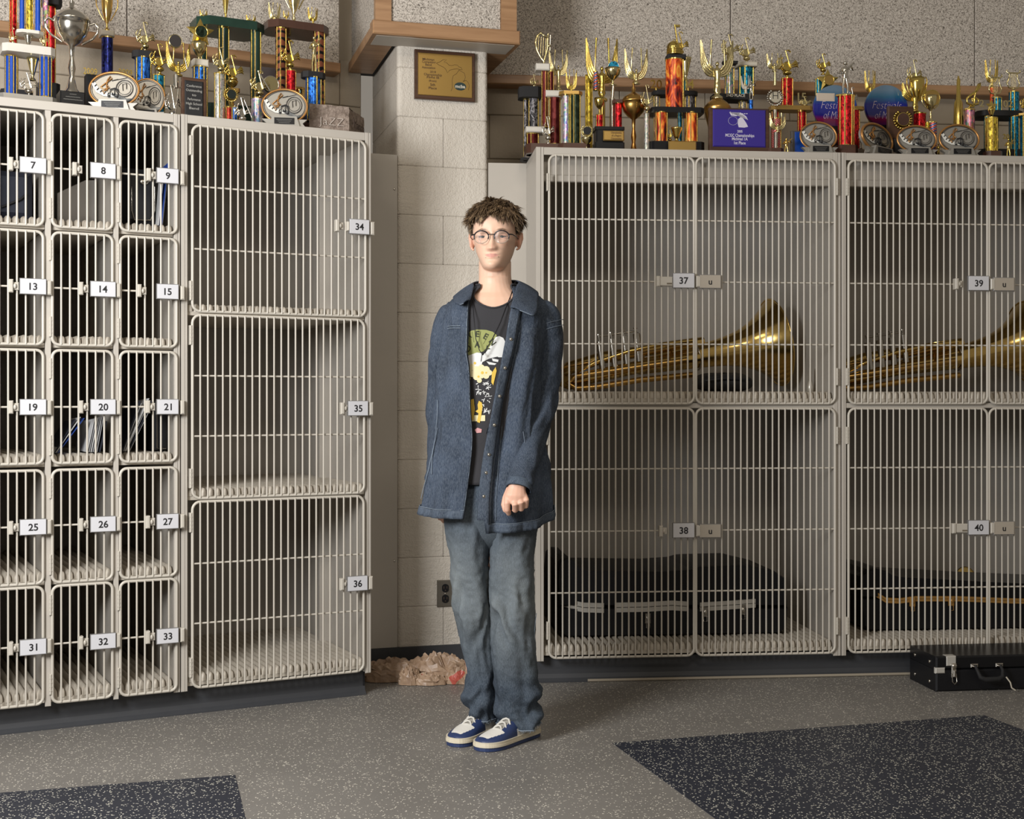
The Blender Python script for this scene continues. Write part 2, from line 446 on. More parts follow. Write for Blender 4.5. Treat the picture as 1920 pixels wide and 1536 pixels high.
# ------------------------------------------------------------------ filler panels and vinyl bases
fo = structure(empty('trim_1', (PP[0], PP[1], 0), radians(20)))
B().box(-.32, .0, .0, .03, .1, 2.10).make('filler_panel', M_cab, fo)
B().ball((-.012, -.001, 1.96), .005, 8, sc=(1, .3, 1)).make('screw', M_nickel, fo); B().ball((-.012, -.001, .45), .005, 8, sc=(1, .3, 1)).make('screw', M_nickel, fo)
q0 = (PP[0]+cos(AP)*PW, PP[1]+sin(AP)*PW)
fo2 = structure(empty('trim_2', (q0[0], q0[1], 0), AR)); B().box(0.001, .17, .0, .03, .1, 2.087).make('filler_panel', M_cab, fo2)
b = B(); b.ball((.014, -.001, 1.94), .005, 8, sc=(1, .3, 1)); b.make('screw', M_nickel, fo2)
def baseboard(name, fr, t0, t1, d, zt, bead=False):
    (p, a) = fr; o = structure(empty(name, (p[0], p[1], 0), atan2(a[1], a[0])))
    prof = [(d, zt), (d, .03), (d-.004, .014), (d-.016, .004), (d-.022, .0005), (d+.05, .0005), (d+.05, zt)]
    n = len(prof); vs = [(t0, y, z) for y, z in prof]+[(t1, y, z) for y, z in prof]
    B().add(vs, [(k, n+k, n+(k+1) % n, (k+1) % n) for k in range(n)]+[tuple(range(n-1, -1, -1)), tuple(range(n, 2*n))]).make('vinyl_base', M_base, o)
    if bead: B().tube([(t0+.2, d-.022, .006), (t1, d-.022, .006)], .006, 6).make('sealant_bead', M_basebead, o)
    return o
baseboard('baseboard_left', LF, -1.39, -.004, .05, .092)
(p, a_) = LF; ret = structure(empty('baseboard_return', (LP[0], LP[1], 0), AL))
B().box(-.012, -.004, .05, .5, .0005, .092).make('vinyl_base', M_base, ret)
baseboard('baseboard_right', RF, -.03, 2.42, .05, .095, True)
baseboard('baseboard_pilaster', ((PP[0], PP[1]), (cos(AP), sin(AP))), -.04, PW+.1, -.012, .1)
baseboard('baseboard_filler', ((PP[0], PP[1]), (cos(radians(20)), sin(radians(20)))), -.32, .0, -.008, .099)

# ------------------------------------------------------------------ lockers
D = .78
def shelf_mesh(w, d, h=.03, pitch=.0248, under=.012):
    """corrugated moulded shelf: round-nosed ribs side by side on a tray"""
    b = B(); n = max(2, round(w/pitch)); p = w/n; r = p/2
    b.box(0, w, .006, d, -under, .002)
    for k in range(n):
        cx = (k+.5)*p; rows = []
        yy = [(0.004, .35), (.006, .72), (.012, .93), (.022, 1), (d, 1)]
        vs = []
        for y, s in yy:
            for j in range(7):
                a = pi*j/6; vs.append((cx+r*.97*s*cos(a), y, .002+(h-.002)*(.1+.9*s)*sin(a)**.8 if 0 < j < 6 else .001))
        fs = []
        for i in range(len(yy)-1):
            for j in range(6): a = i*7+j; fs.append((a, a+1, a+8, a+7))
        fs.append(tuple(range(6, -1, -1)))
        b.add(vs, fs, True)
    return b
WM = {}
def wire_mesh(L, vertical=True, r=.0034):
    k = (round(L, 3), vertical)
    if k not in WM:
        b = B()
        if vertical: b.tube([(0, 0, 0), (0, 0, L)], r, 8)
        else: b.tube([(0, 0, 0), (L, 0, 0)], r, 8)
        me = bpy.data.meshes.new('wire'); me.from_pydata(b.v, [], b.f); me.materials.append(M_wire)
        me.polygons.foreach_set('use_smooth', b.sm); me.update(); WM[k] = me
    return WM[k]
def rounded(x0, x1, z0, z1, r):
    pts = []
    for cx, cz, a0 in ((x1-r, z1-r, 0), (x0+r, z1-r, 90), (x0+r, z0+r, 180), (x1-r, z0+r, 270)):
        for k in range(6): a = radians(a0+18*k); pts.append((cx+r*cos(a), 0, cz+r*sin(a)))
    return pts
def door(root, x0, x1, z0, z1, nv, hz, number=None, hinge='L', plate='single', clip=.03, lab=None, hz_cut=None):
    dy = -.012
    d = empty('wire_door', (x0, dy, z0), 0, root); w = x1-x0; h = z1-z0
    if lab: d['label'] = lab
    B().tube(rounded(0, w, 0, h, .022 if w < .3 else .028), .0052, 8, closed=True).make('door_frame', M_wire, d)
    for k in range(nv):
        link('wire', wire_mesh(h), d, ((k+1)*w/(nv+1), -.004, 0))
    hx = {}
    for z in hz:
        if hz_cut and abs(z-hz_cut[0]) < .02: link('wire', wire_mesh(hz_cut[2]-hz_cut[1], False), d, (hz_cut[1], .003, z-z0))
        else: link('wire', wire_mesh(w, False), d, (0, .003, z-z0))
    xh = -.0105 if hinge == 'L' else w+.0035
    for zz in ((.11*h if h > .45 else .16*h), (h-.11*h if h > .45 else .84*h)):
        b = B(); hh = .034
        if hh: b.bbox(xh, xh+.0075, -.008, .012, zz-hh, zz+hh, .002)
        for k in range(1, 5): b.box(xh-.0006, xh+.008, -.0085, .0, zz-hh+k*hh*.4-.0006, zz-hh+k*hh*.4+.0006)
        b.make('hinge', M_wire, d)
    return d
def number_plate(d, xc, zc, w, h, txt, grey=False):
    b = B(); y = -.022
    b.bbox(xc-w/2-.002, xc+w/2+.002, y-.001, y+.010, zc-h/2-.002, zc+h/2+.002, .001, m=1)
    b.bbox(xc-w/2, xc+w/2, y-.002, y, zc-h/2, zc+h/2, .0008, m=0)
    b.text(txt, h*.46, xc, y-.0025, zc, m=2, off=.022)
    o = b.make('number_plate' if not grey else 'blank_plate', [M_plateg if grey else M_plate, M_edge, M_ink], d); return o
def latch(d, x, zc, tab=True, w=.014, h=.043):
    b = B(); b.bbox(x, x+w, -.024, .004, zc-h/2, zc+h/2, .003); b.bbox(x+w, x+w+.018, -.014, -.002, zc-h*.3, zc+h*.3, .002)
    b.ball((x+w+.005, -.017, zc), .0075, 8, sc=(.8, .6, 1.2)); return b.make('latch_clip', M_wire, d)
def locker(name, fr, t0, t1, z0, zt, posts, shelves, label, sidew=.022):
    (p, a) = fr; o = empty(name, (p[0]+a[0]*t0, p[1]+a[1]*t0, 0), atan2(a[1], a[0])); w = t1-t0
    tag(o, label, 'locker', 'caged instrument lockers')
    B().box(.002, w-.002, D-.012, D, z0, zt).make('back_panel', M_cabin, o)
    for x in (.0005, w-sidew+.003):
        b = B(); b.box(x, x+sidew-.0035, .0, D, z0, zt)
        b.make('side_panel', M_cab, o)
    for xx in (0, w-sidew):
        b = B(); b.bbox(xx, xx+sidew*.60, -.006, .0, z0-.002, zt, .0015); b.bbox(xx+sidew*.64, xx+sidew, -.005, .0, z0-.002, zt, .0015)
        b.make('edge_moulding', M_cab, o)
    B().box(0, w, 0, D, zt-.02, zt).make('top_panel', M_cab, o)
    B().bbox(sidew+.0005, w-sidew-.0005, -.004, .0, zt-.030, zt-.001, .001).make('top_rail', M_cab, o)
    for (x0, x1) in posts:
        b = B(); b.box(x0+.004, x1-.004, .0, D-.013, z0, zt-.021); b.bbox(x0, x1, -.006, .0, z0-.004, zt-.031, .001); b.make('partition', M_cab, o)
    edges = [sidew]+[e for q_ in posts for e in q_]+[w-sidew]
    cells = [(edges[k], edges[k+1]) for k in range(0, len(edges), 2)]
    for (x0, x1) in cells:
        me = None
        ww = x1-x0
        key = ('s', round(ww, 3))
        if key not in WM:
            bb = shelf_mesh(ww, D-.02); me = bpy.data.meshes.new('shelf'); me.from_pydata(bb.v, [], bb.f); me.materials.append(M_rib)
            me.polygons.foreach_set('use_smooth', bb.sm); me.update(); WM[key] = me
        for zz in shelves: link('shelf', WM[key], o, (x0, .004, zz))
    return o
# narrow module: three columns of five small cages
A0 = -1.378; A1 = -.7075
LA = locker('small_locker_bank', LF, A0, A1, .09, 2.096, [(-1.154-A0, -1.137-A0+.002), (-.933-A0, -.916-A0)], [.108, .500, .893, 1.29, 1.683],
            'beige locker unit with fifteen small wire-door cages at far left')
rowz = [(1.680, 2.052), (1.287, 1.660), (.893, 1.268), (.497, .870), (.098, .485)]
colx = [(-1.352, -1.161), (-1.132, -.938), (-.912, -.722)]
nums = [[7, 8, 9], [13, 14, 15], [19, 20, 21], [25, 26, 27], [31, 32, 33]]
zm = [1.874, 1.476, 1.080, .686, .292]
latchx = {8: .062, 15: .053}
for r_ in range(5):
    for c_ in range(3):
        x0, x1 = colx[c_]; z0, z1 = rowz[r_]; nn = nums[r_][c_]; w = x1-x0
        lx = latchx.get(nn, .082 if nn != 9 else .085)
        zc = zm[r_]-z0
        dd = door(LA, x0-A0, x1-A0, z0, z1, 6, [zm[r_]], hz_cut=(zm[r_], 0, lx+.005))
        wpl = .080 if c_ < 2 else .072
        xr = w+.006 if c_ < 2 else w+.001
        number_plate(dd, xr-wpl/2, zc, wpl, .049, str(nn))
        latch(dd, lx+(0 if nn in latchx else (.0)), zc)
        tabx = w+.010
        B().bbox(tabx, tabx+.015, -.02, .003, zc-.026, zc+.022, .004).make('keeper', M_wire, dd)
# wide module: three big cages
B0 = -.704; B1 = .0
LB = locker('wide_locker_unit', LF, B0, B1, .09, 2.098, [], [.115, .765, 1.412], 'beige locker unit of three wide wire-door cages left of the pilaster')
for (z0, z1, hz, zc, nn, wx) in ((1.413, 2.062, [1.849, 1.631], 1.742, '34', -.025), (.760, 1.400, [1.188, .977], 1.073, '35', -.030), (.100, .748, [.532, .323], .428, '36', -.032)):
    x0 = -.667-B0; x1 = wx-B0; dd = door(LB, x0, x1, z0, z1, 23, hz); w = x1-x0
    number_plate(dd, w-.040+.008, zc-z0, .076, .052, nn)
    if nn == '34': latch(dd, w-.123, zc-z0); latch(dd, w-.079, zc-z0, w=.010, h=.034)
    else: latch(dd, w-.098, zc-z0)
    B().bbox(w+.013, w+.030, -.02, .003, zc-z0-.027, zc-z0+.022, .004).make('keeper', M_wire, dd)
# right bank: two double-door modules
def big(t0, t1, xl, xm1, xm2, xr, label, names, name):
    o = locker(name, RF, t0, t1, .092, 2.085, [], [.122, 1.108], label, sidew=.03 if t0 < 0 else .018)
    for (z0, z1, hz, zl, nn) in ((1.090, 2.053, [1.806, 1.566, 1.322], 1.566, names[0]), (.104, 1.070, [.835, .593, .355], .593, names[1])):
        for side in (0, 1):
            x0, x1 = ((xl, xm1), (xm2, xr))[side]; x0 -= t0; x1 -= t0; w = x1-x0
            cut = (zl, 0, w-.13) if side == 0 else (zl, .09, w)
            dd = door(o, x0, x1, z0, z1, 21, hz, hinge='LR'[side], hz_cut=cut); zc = zl-z0
            if side == 0:
                number_plate(dd, w-.046, zc+.003, .083, .055, nn)
                if nn in ('37', '40'):
                    b = B(); b.bbox(w-.150, w-.088, -.018, .004, zc-.018, zc+.018, .003); b.bbox(w-.152, w-.138, -.022, -.004, zc-.02, zc+.02, .003); b.make('latch_clip', M_wire, dd)
                    B().box(w-.112, w-.092, -.0186, -.0182, zc-.012, zc-.006).make('sticker', mat('sticker_brown', (110, 100, 84), .6), dd)
                else: latch(dd, w-.142, zc)
            else:
                number_plate(dd, .051, zc, .083, .050, 'u', True)
                b = B(); b.bbox(-.004, .016, -.024, -.004, zc-.022, zc+.022, .004); b.make('latch_clip', M_wire, dd)
    sw_ = .03 if t0 < 0 else .018
    b = B(); b.bbox(sw_+.001, (t1-t0)-sw_-.001, .045, .060, 1.985, 2.064, .002); b.bbox(sw_+.001, (t1-t0)-sw_-.001, .036, .060, 1.958, 1.985, .003); b.make('header_rail', M_cab, o)
    # shelf front lip between the two tiers
    B().bbox((.03 if t0 < 0 else .018), (t1-t0)-.019, -.002, .0035, 1.072, 1.092, .001).make('shelf_lip', M_cab, o)
    return o
RC = big(-.037, 1.178, .013, .584, .592, 1.152, 'beige locker unit with double cages 37 and 38 beside the person', ('37', '38'), 'double_locker_unit')
RD = big(1.182, 2.38, 1.207, 1.779, 1.787, 2.350, 'beige locker unit with double cages 39 and 40 at far right', ('39', '40'), 'double_locker_unit')
# ------------------------------------------------------------------ trophies
def m_foil(name, c, scale=170, metal=.75, rough=.25, var=.75, holo=0, stretch=(1, 1, .6)):
    n = NT(name); v = n.coord(stretch); vo = n.vor(v, scale); sp = n.n('ShaderNodeSeparateColor'); n.l(vo.outputs['Color'], sp.inputs[0])
    cl = lin(c); col = n.mix(sp.outputs[0], tuple(x*(1-var) for x in cl), tuple(min(1, x*(1+var)+.02) for x in cl))
    if holo: col = n.mix(holo, col, vo.outputs['Color'])
    n.base(col); n.rm(rough, metal); n.bump(sp.outputs[1], .35, .002); return n.m
def m_stripes(name, stops, axis=(0, 0, 1), scale=30, dist=0, metal=.4, rough=.3, rot=(0, 0, 0), bands='LINEAR', kind='wave', nscale=2):
    n = NT(name); v = n.coord((1, 1, 1), rot)
    if kind == 'wave':
        w = n.n('ShaderNodeTexWave'); w.inputs['Scale'].default_value = scale; w.inputs['Distortion'].default_value = dist; w.inputs['Detail Scale'].default_value = nscale
        w.bands_direction = 'Z'; n.l(v, w.inputs['Vector']); f = w.outputs['Fac']
    else: f = n.noise(n.coord(axis), scale, 3, .6, dist)
    n.base(n.ramp(f, [(p, lin(c)) for p, c in stops], bands)); n.rm(rough, metal); return n.m
K = (14, 12, 14)
FO = dict(
 blue=m_foil('blue_foil', (36, 104, 205)), navy=m_foil('navy_glitter_foil', (22, 34, 110), 200, var=.95), teal=m_foil('teal_foil', (14, 122, 156)),
 red=m_foil('red_foil', (200, 20, 30)), maroon=m_foil('maroon_foil', (92, 22, 20), 90, var=.3), pink=m_foil('pink_foil', (214, 104, 130), 120, holo=.25),
 goldf=m_foil('gold_foil', (226, 176, 60), 150), black=m_foil('black_foil', (30, 28, 30), 80, var=.8), grn=m_foil('dark_green_foil', (40, 56, 40), 110, var=.6),
 holo=m_foil('silver_holographic_foil', (190, 190, 205), 140, holo=.4, var=.4), silv=m_foil('silver_prism_foil', (190, 186, 176), 260, var=.5, holo=.12),
 flame=m_stripes('flame_foil', [(.36, K), (.46, (150, 30, 16)), (.54, (226, 96, 30)), (.62, (250, 180, 70)), (.7, (160, 40, 24))], (1, 1, .35), 26, 1.6, .2, .3, kind='noise'),
 tiger=m_stripes('bronze_striped_foil', [(.18, K), (.28, (130, 74, 50))], scale=12, dist=3, rot=(.5, 0, 0), bands='CONSTANT'),
 crack=m_stripes('black_cracked_foil', [(.44, (22, 20, 24)), (.5, (150, 146, 150)), (.56, (22, 20, 24))], (1, 1, .5), 30, 2, .3, .3, kind='noise'),
 candy=m_stripes('candy_stripe_foil', [(0, (170, 50, 46)), (.35, (220, 200, 190)), (.65, (40, 40, 90)), (.8, (170, 50, 46))], scale=26, rot=(0, .6, 0), bands='CONSTANT'),
 usa=m_stripes('red_white_blue_foil', [(0, (180, 40, 40)), (.35, (214, 206, 200)), (.7, (34, 50, 130))], scale=24, rot=(0, .4, 0), bands='CONSTANT'),
 bb=mat('blue_enamel', (30, 72, 168), .25, .3), greenm=M_green)
TOPL = 2.0975; TOPR = 2.0865
class T:
    def __init__(s, name, side, px, d, label, cat='trophy', group=None, ang=None):
        fr = off(LF if side == 'L' else RF, d); s.zt = (TOPL if side == 'L' else TOPR)
        t, Y = hit(px, *fr); s.X = fr[0][0]+t*fr[1][0]; s.Y = Y
        s.a = ang if ang is not None else (AL if side == 'L' else AR)
        s.r = empty(name, (s.X, s.Y, s.zt), s.a); tag(s.r, label, cat, group or ('band trophies on the %s lockers' % ('left' if side == 'L' else 'right') if cat == 'trophy' else None)); s.px = px
    def x(s, px): return hit(px, (s.X, s.Y), (cos(s.a), sin(s.a)))[0]
    def z(s, py, px=None):
        Y = hit(px or s.px, (s.X, s.Y), (cos(s.a), sin(s.a)))[1]
        yb = 181+(px or s.px)*.0905 if s.zt == TOPL else min(286, 277+((px or s.px)-1005)*.018)
        return .0003 if py >= yb else max(.0003, CH+(HY-py)*Y/F-s.zt)
    def bx(s, x0, x1, y0, y1):
        c = (x0+x1)/2; return s.x(x0), s.x(x1), s.z(y1, c), s.z(y0, c)
    def col(s, x0, x1, y0, y1, m, dy=0, seg=12, trims=(-62, 62, -20), tm=None):
        a, b_, z0, z1 = s.bx(x0, x1, y0, y1); r = (b_-a)/2; c = (a+b_)/2; b = B()
        b.lathe([(r, z0), (r, z1)], (c, dy, 0), seg)
        for t in trims:
            t_ = radians(t); b.tube([(c+r*sin(t_), dy-r*cos(t_), z0), (c+r*sin(t_), dy-r*cos(t_), z1)], r*.13, 5, m=1)
        b.lathe([(r*1.06, z0), (r*1.06, z0+.004)], (c, dy, 0), seg, m=1); b.lathe([(r*1.06, z1-.004), (r*1.06, z1)], (c, dy, 0), seg, m=1)
        return b.make('column', [FO[m] if isinstance(m, str) else m, tm or M_gold], s.r)
    def slab(s, x0, x1, y0, y1, m, dep=.12, dy=0, name='tier', clip=.02):
        dep *= .72; clip *= .8; a, b_, z0, z1 = s.bx(x0, x1, y0, y1); c = min(clip, (b_-a)*.2); d0 = dy-dep/2; d1 = dy+dep/2
        if z1-z0 < .004: z1 = z0+.006
        return B().slab([(a+c, d0), (b_-c, d0), (b_, d0+c), (b_, d1-c), (b_-c, d1), (a+c, d1), (a, d1-c), (a, d0+c)], z0, z1).make(name, m, s.r)
    def block(s, x0, x1, y0, y1, m, dep=None, dy=0, name='block'):
        a, b_, z0, z1 = s.bx(x0, x1, y0, y1); dep = dep or (b_-a)
        return B().bbox(a, b_, dy-dep/2, dy+dep/2, z0, z1, min(.004, (z1-z0)*.2)).make(name, m, s.r)
    def text(s, txt, xc, yc, hpx, m, dy, parent=None, thick=0, width=None, off=.01, name='lettering'):
        k = s.Y/F; b = B().text(txt, hpx*k, s.x(xc), dy, s.z(yc, xc), thick=thick, width=width*k if width else None, off=off)
        return b.make(name, m, parent or s.r)
    def cup(s, x0, x1, y0, y1, m, lid=False, stem=.35, handles=True, dy=0, name='cup', deep=1.0, hs=1.0, bowlw=.36):
        a, b_, z0, z1 = s.bx(x0, x1, y0, y1); c = (a+b_)/2; R = (b_-a)/2*(bowlw*2 if handles else 1); H = z1-z0; zs = z0+H*stem; zr = z1 if not lid else z1-H*.28
        hb = zr-zs
        pr = [(R*.5, z0), (R*.52, z0+H*.02), (R*.3, z0+H*.07), (R*.14, z0+H*stem*.4), (R*.22, z0+H*stem*.55), (R*.12, z0+H*stem*.75), (R*.16, zs), (R*.5, zs+hb*.18), (R*.82, zs+hb*.45), (R*.97, zs+hb*.78), (R, zr)]
        if lid: pr += [(R*1.04, zr+.001), (R*1.02, zr+H*.02), (R*.8, zr+H*.07), (R*.4, zr+H*.11), (R*.12, zr+H*.14), (R*.16, zr+H*.18), (R*.07, zr+H*.21), (R*.12, zr+H*.25), (.001, z1)]
        else: pr += [(R*.93, zr-.001), (R*.7, zs+hb*.5), (.001, zs+hb*.3)]
        o = B().lathe(pr, (c, dy, 0), 20).make(name, m, s.r)
        if handles:
            for q in (-1, 1):
                W_ = (b_-a)/2*hs
                pts = [(c+q*R*.92, dy, zr-hb*.08), (c+q*(R+(W_-R)*.6), dy, zr+hb*.05), (c+q*W_, dy, zr-hb*.1), (c+q*W_*.97, dy, zr-hb*.35), (c+q*(R+(W_-R)*.3), dy, zr-hb*.62), (c+q*R*.55, dy, zs+hb*.12)]
                B().tube(pts, [.05*R+.001, .05*R+.001, .07*R+.001, .055*R+.001, .05*R+.001, .05*R+.001], 6).make('handle', m, o)
        return o
    def vcup(s, x0, x1, y0, y1, m, dy=0, name='cup'):
        a, b_, z0, z1 = s.bx(x0, x1, y0, y1); c = (a+b_)/2; R = (b_-a)/2; H = z1-z0
        return B().lathe([(R*.55, z0), (R*.5, z0+H*.06), (R*.16, z0+H*.16), (R*.3, z0+H*.24), (R*.55, z0+H*.5), (R*.9, z0+H*.9), (R, z1), (R*.9, z1), (R*.5, z0+H*.55), (.001, z0+H*.35)], (c, dy, 0), 14).make(name, m, s.r)
    def angel(s, x0, x1, y0, y1, m, dy=0, torch=True, body=.55):
        a, b_, z0, z1 = s.bx(x0, x1, y0, y1); c = (a+b_)/2; W = (b_-a)/2; H = z1-z0; zs = z0+H*body
        b = B(); rb = W*.26
        b.lathe([(rb*1.3, z0), (rb*1.35, z0+H*.03), (rb*.55, z0+H*.07), (rb*.9, z0+H*.12), (rb*.75, z0+(zs-z0)*.5), (rb*.62, z0+(zs-z0)*.62), (rb*.95, zs-H*.04), (rb*.8, zs), (rb*.3, zs+H*.03), (rb*.25, zs+H*.05)], (c, dy, 0), 10)
        b.ball((c, dy-.002, zs+H*.085), rb*.5, 10, sc=(.85, .9, 1.15))
        for q in (-1, 1): b.tube([(c+q*rb*.7, dy, zs-H*.02), (c+q*rb*1.7, dy-.006, zs+H*.07), (c+q*rb*1.5, dy-.008, z1-H*.16), (c+q*rb*1.4, dy-.008, z1-H*.02)], [rb*.28, rb*.25, rb*.22, rb*.3], 6)
        o = b.make('figure', m, s.r)
        for q in (-1, 1):
            w = B()
            for yo in (.001, .007):
                def wf(u_, v_):
                    inn = curve([(0, .16, -.02), (.3, .42, .16), (.65, .70, .52), (1, .93, 1.0)], u_); out = curve([(0, .14, -.22), (.3, .66, -.16), (.65, 1.0, .22), (1, 1.0, .96)], u_)
                    x_ = lerp(inn[0], out[0], v_); z_ = lerp(inn[1], out[1], v_); rip = abs(sin(v_*pi*4.0))
                    e_ = 1-.10*(1-rip)*v_
                    return (c+q*x_*W*e_, dy+yo-W*.07*rip*sin(pi*min(1, u_*1.1+.05))+.05*W*v_, zs-H*.02+z_*(z1-zs+H*.02)*(e_ if z_ < .9 else 1))
                w.grid(wf, 12, 17)
            w.make('wing', m, o)
        return o
    def music(s, x0, x1, y0, y1, m, dy=0, flip=1):
        a, b_, z0, z1 = s.bx(x0, x1, y0, y1); c = (a+b_)/2; W = (b_-a); H = z1-z0; b = B()
        def P(u_, v_, d=0): return (c+flip*(u_-.5)*W, dy+d*W, z0+v_*H)
        b.lathe([(W*.16, 0), (W*.17, H*.03), (W*.07, H*.07), (W*.06, H*.12), (W*.2, H*.17), (W*.21, H*.24), (W*.1, H*.3)], (c, dy, z0), 10)
        b.cyl(P(.45, .42, -.16), P(.45, .42, .16), W*.2, 12)
        b.tube([P(.45+.2*cos(k*pi/6), .42+.2*W/H*sin(k*pi/6), -.165) for k in range(12)], W*.025, 5, closed=True)
        b.tube([P(.62, .36, -.2), P(.5, .62, -.2), P(.36, .98, -.2)], [W*.045, W*.04, W*.035], 6)
        b.tube([P(.36, .97, -.2), P(.5, .99, -.2), P(.6, .93, -.2), P(.54, .88, -.2)], [W*.03, W*.07, W*.05, W*.01], 6, flat=.6)
        for k, (v0, v1, r_) in enumerate(((.36, .64, .07), (.42, .56, .08), (.34, .47, .06))):
            b.tube([P(.5, v0, -.05*k), P(.72, lerp(v0, v1, .6), -.05*k), P(.9, v1, -.05*k), P(1.0, v1-.07, -.05*k)], [W*.02, W*.03, W*.07, W*.015], 7)
        for k in range(6):
            b.ball(P(.1+.05*(k % 3), .36+.05*k, -.06), W*.06, 7)
        b.tube([P(.3, .3), P(.08, .44), P(.02, .62), P(.12, .74), P(.2, .68)], [W*.03, W*.035, W*.035, W*.03, W*.015], 6)
        b.tube([P(.3, .5, .05), P(.22, .66, .05), P(.3, .78, .05)], W*.04, 6)
        return b.make('figure', m, s.r)
    def star(s, x0, x1, y0, y1, m, dy=0, disc=None):
        a, b_, z0, z1 = s.bx(x0, x1, y0, y1); cx = (a+b_)/2; cz = z0+(z1-z0)*.47; R = (b_-a)/2*1.04; b = B(); p = []
        for k in range(10):
            r = R if k % 2 == 0 else R*.48; t = pi/2+k*pi/5; p.append((cx+r*cos(t), dy, cz+r*sin(t)))
        vs = p+[(cx, dy-R*.28, cz), (cx, dy+R*.1, cz)]
        b.add(vs, [(k, 10, (k+1) % 10) for k in range(10)]+[(k, (k+1) % 10, 11) for k in range(10)])
        o = b.make('star', m, s.r)
        if disc:
            d = B(); d.cyl((cx, dy-R*.2, cz), (cx, dy-R*.34, cz), R*.4, 20); d.make('insert', disc, o)
            d = B(); d.tube([(cx+R*.42*cos(k*pi/10), dy-R*.33, cz+R*.42*sin(k*pi/10)) for k in range(20)], R*.05, 6, closed=True); d.make('rim', m, o)
        return o
    def medal(s, x0, x1, y0, y1, m, disc, dy=0, wreath=True):
        a, b_, z0, z1 = s.bx(x0, x1, y0, y1); cx = (a+b_)/2; cz = (z0+z1)/2; R = (b_-a)/2; b = B(); r = R*(.62 if wreath else .95)
        b.cyl((cx, dy+.006, cz), (cx, dy-.004, cz), r*1.08, 24)
        b.tube([(cx+r*cos(k*pi/12), dy-.005, cz+r*sin(k*pi/12)) for k in range(24)], r*.08, 6, closed=True)
        if wreath:
            for k in range(22):
                t = 2*pi*(k+.5)/22
                if abs(t-pi/2) < .3: continue
                q = Matrix.Rotation(-t, 3, 'Y'); b.ball((cx+R*.84*cos(t), dy, cz+R*.84*sin(t)), R*.17, 6, sc=(1, .6, .6), rot=q)
        o = b.make('medallion', m, s.r); d = B().cyl((cx, dy-.004, cz), (cx, dy-.007, cz), r*.95, 24); d.make('insert', disc, o); return o
    def lyre(s, x0, x1, y0, y1, m, dy=0):
        a, b_, z0, z1 = s.bx(x0, x1, y0, y1); c = (a+b_)/2; W = (b_-a)/2; H = z1-z0; b = B()
        b.lathe([(W*.5, z0), (W*.5, z0+H*.04), (W*.15, z0+H*.08), (W*.15, z0+H*.16)], (c, dy, 0), 8)
        for q in (-1, 1): b.tube([(c, dy, z0+H*.16), (c+q*W*.6, dy, z0+H*.2), (c+q*W*.85, dy, z0+H*.38), (c+q*W*.55, dy, z0+H*.62), (c+q*W*.5, dy, z0+H*.8), (c+q*W*.95, dy, z0+H*.9), (c+q*W*.8, dy, z0+H*.97)], W*.1, 6)
        b.tube([(c-W*.75, dy, z0+H*.84), (c+W*.75, dy, z0+H*.84)], W*.09, 6)
        for k in range(5): b.tube([(c+(k-2)*W*.15, dy, z0+H*.2), (c+(k-2)*W*.15, dy, z0+H*.84)], W*.025, 4)
        return b.make('lyre', m, s.r)
    def clef(s, x0, x1, y0, y1, m, dy=0, parent=None):
        a, b_, z0, z1 = s.bx(x0, x1, y0, y1); P = lambda u_, v_: (lerp(a, b_, u_), dy, lerp(z0, z1, v_)); w = (b_-a)
        q = [(.35, .0), (.2, .06), (.32, .12), (.55, .12), (.6, .3), (.62, .5), (.75, .75), (.9, .93), (.98, .98), (.98, .85), (.8, .7), (.4, .55), (.1, .4), (.12, .24), (.45, .17), (.85, .22), (.9, .36), (.65, .44), (.42, .38), (.5, .28)]
        return B().tube([P(*k) for k in q], [w*.05]+[w*.08]*18+[w*.04], 6).make('treble_clef', m, parent or s.r)
    def harp(s, x0, x1, y0, y1, m, dy=0):
        a, b_, z0, z1 = s.bx(x0, x1, y0, y1); P = lambda u_, v_: (lerp(a, b_, u_), dy, lerp(z0, z1, v_)); w = (b_-a); b = B()
        b.tube([P(.5, 0), P(.5, .12), P(.35, .2), P(.1, .45), P(.0, .7), P(.1, .9), P(.3, 1), P(.5, .92)], w*.07, 6)
        b.tube([P(.5, .92), P(.7, .85), P(.75, .98)], w*.07, 6); b.tube([P(.72, .9), P(.7, .5), P(.5, .14)], w*.06, 6)
        for k in range(4): b.tube([P(.15+.14*k, .4-.06*k), P(.2+.14*k, .9-.02*k)], w*.02, 4)
        b.ball(P(.8, .6), w*.1, 7)
        return b.make('harp', m, s.r)
    def person(s, x0, x1, y0, y1, m, dy=0):
        a, b_, z0, z1 = s.bx(x0, x1, y0, y1); c = (a+b_)/2; w = (b_-a)/2; H = z1-z0; b = B()
        b.lathe([(w*.6, z0), (w*.6, z0+H*.04), (w*.2, z0+H*.06)], (c, dy, 0), 8)
        for q in (-1, 1): b.tube([(c+q*w*.25, dy, z0+H*.04), (c+q*w*.3, dy, z0+H*.25), (c+q*w*.12, dy, z0+H*.5)], [w*.12, w*.14, w*.2], 6)
        b.lathe([(w*.25, z0+H*.46), (w*.3, z0+H*.52), (w*.42, z0+H*.72), (w*.3, z0+H*.8), (w*.12, z0+H*.83)], (c, dy, 0), 8, sy=.7)
        b.ball((c, dy, z0+H*.9), w*.26, 8)
        b.tube([(c-w*.4, dy, z0+H*.76), (c-w*.8, dy-.004, z0+H*.62), (c-w*.3, dy-.012, z0+H*.62)], w*.12, 6)
        b.tube([(c+w*.4, dy, z0+H*.76), (c+w*.9, dy-.004, z0+H*.7), (c+w*.5, dy-.014, z0+H*.84)], w*.12, 6)
        b.tube([(c-w*.5, dy-.014, z0+H*.6), (c+w*.9, dy-.014, z0+H*.9)], [w*.05, w*.12], 6)
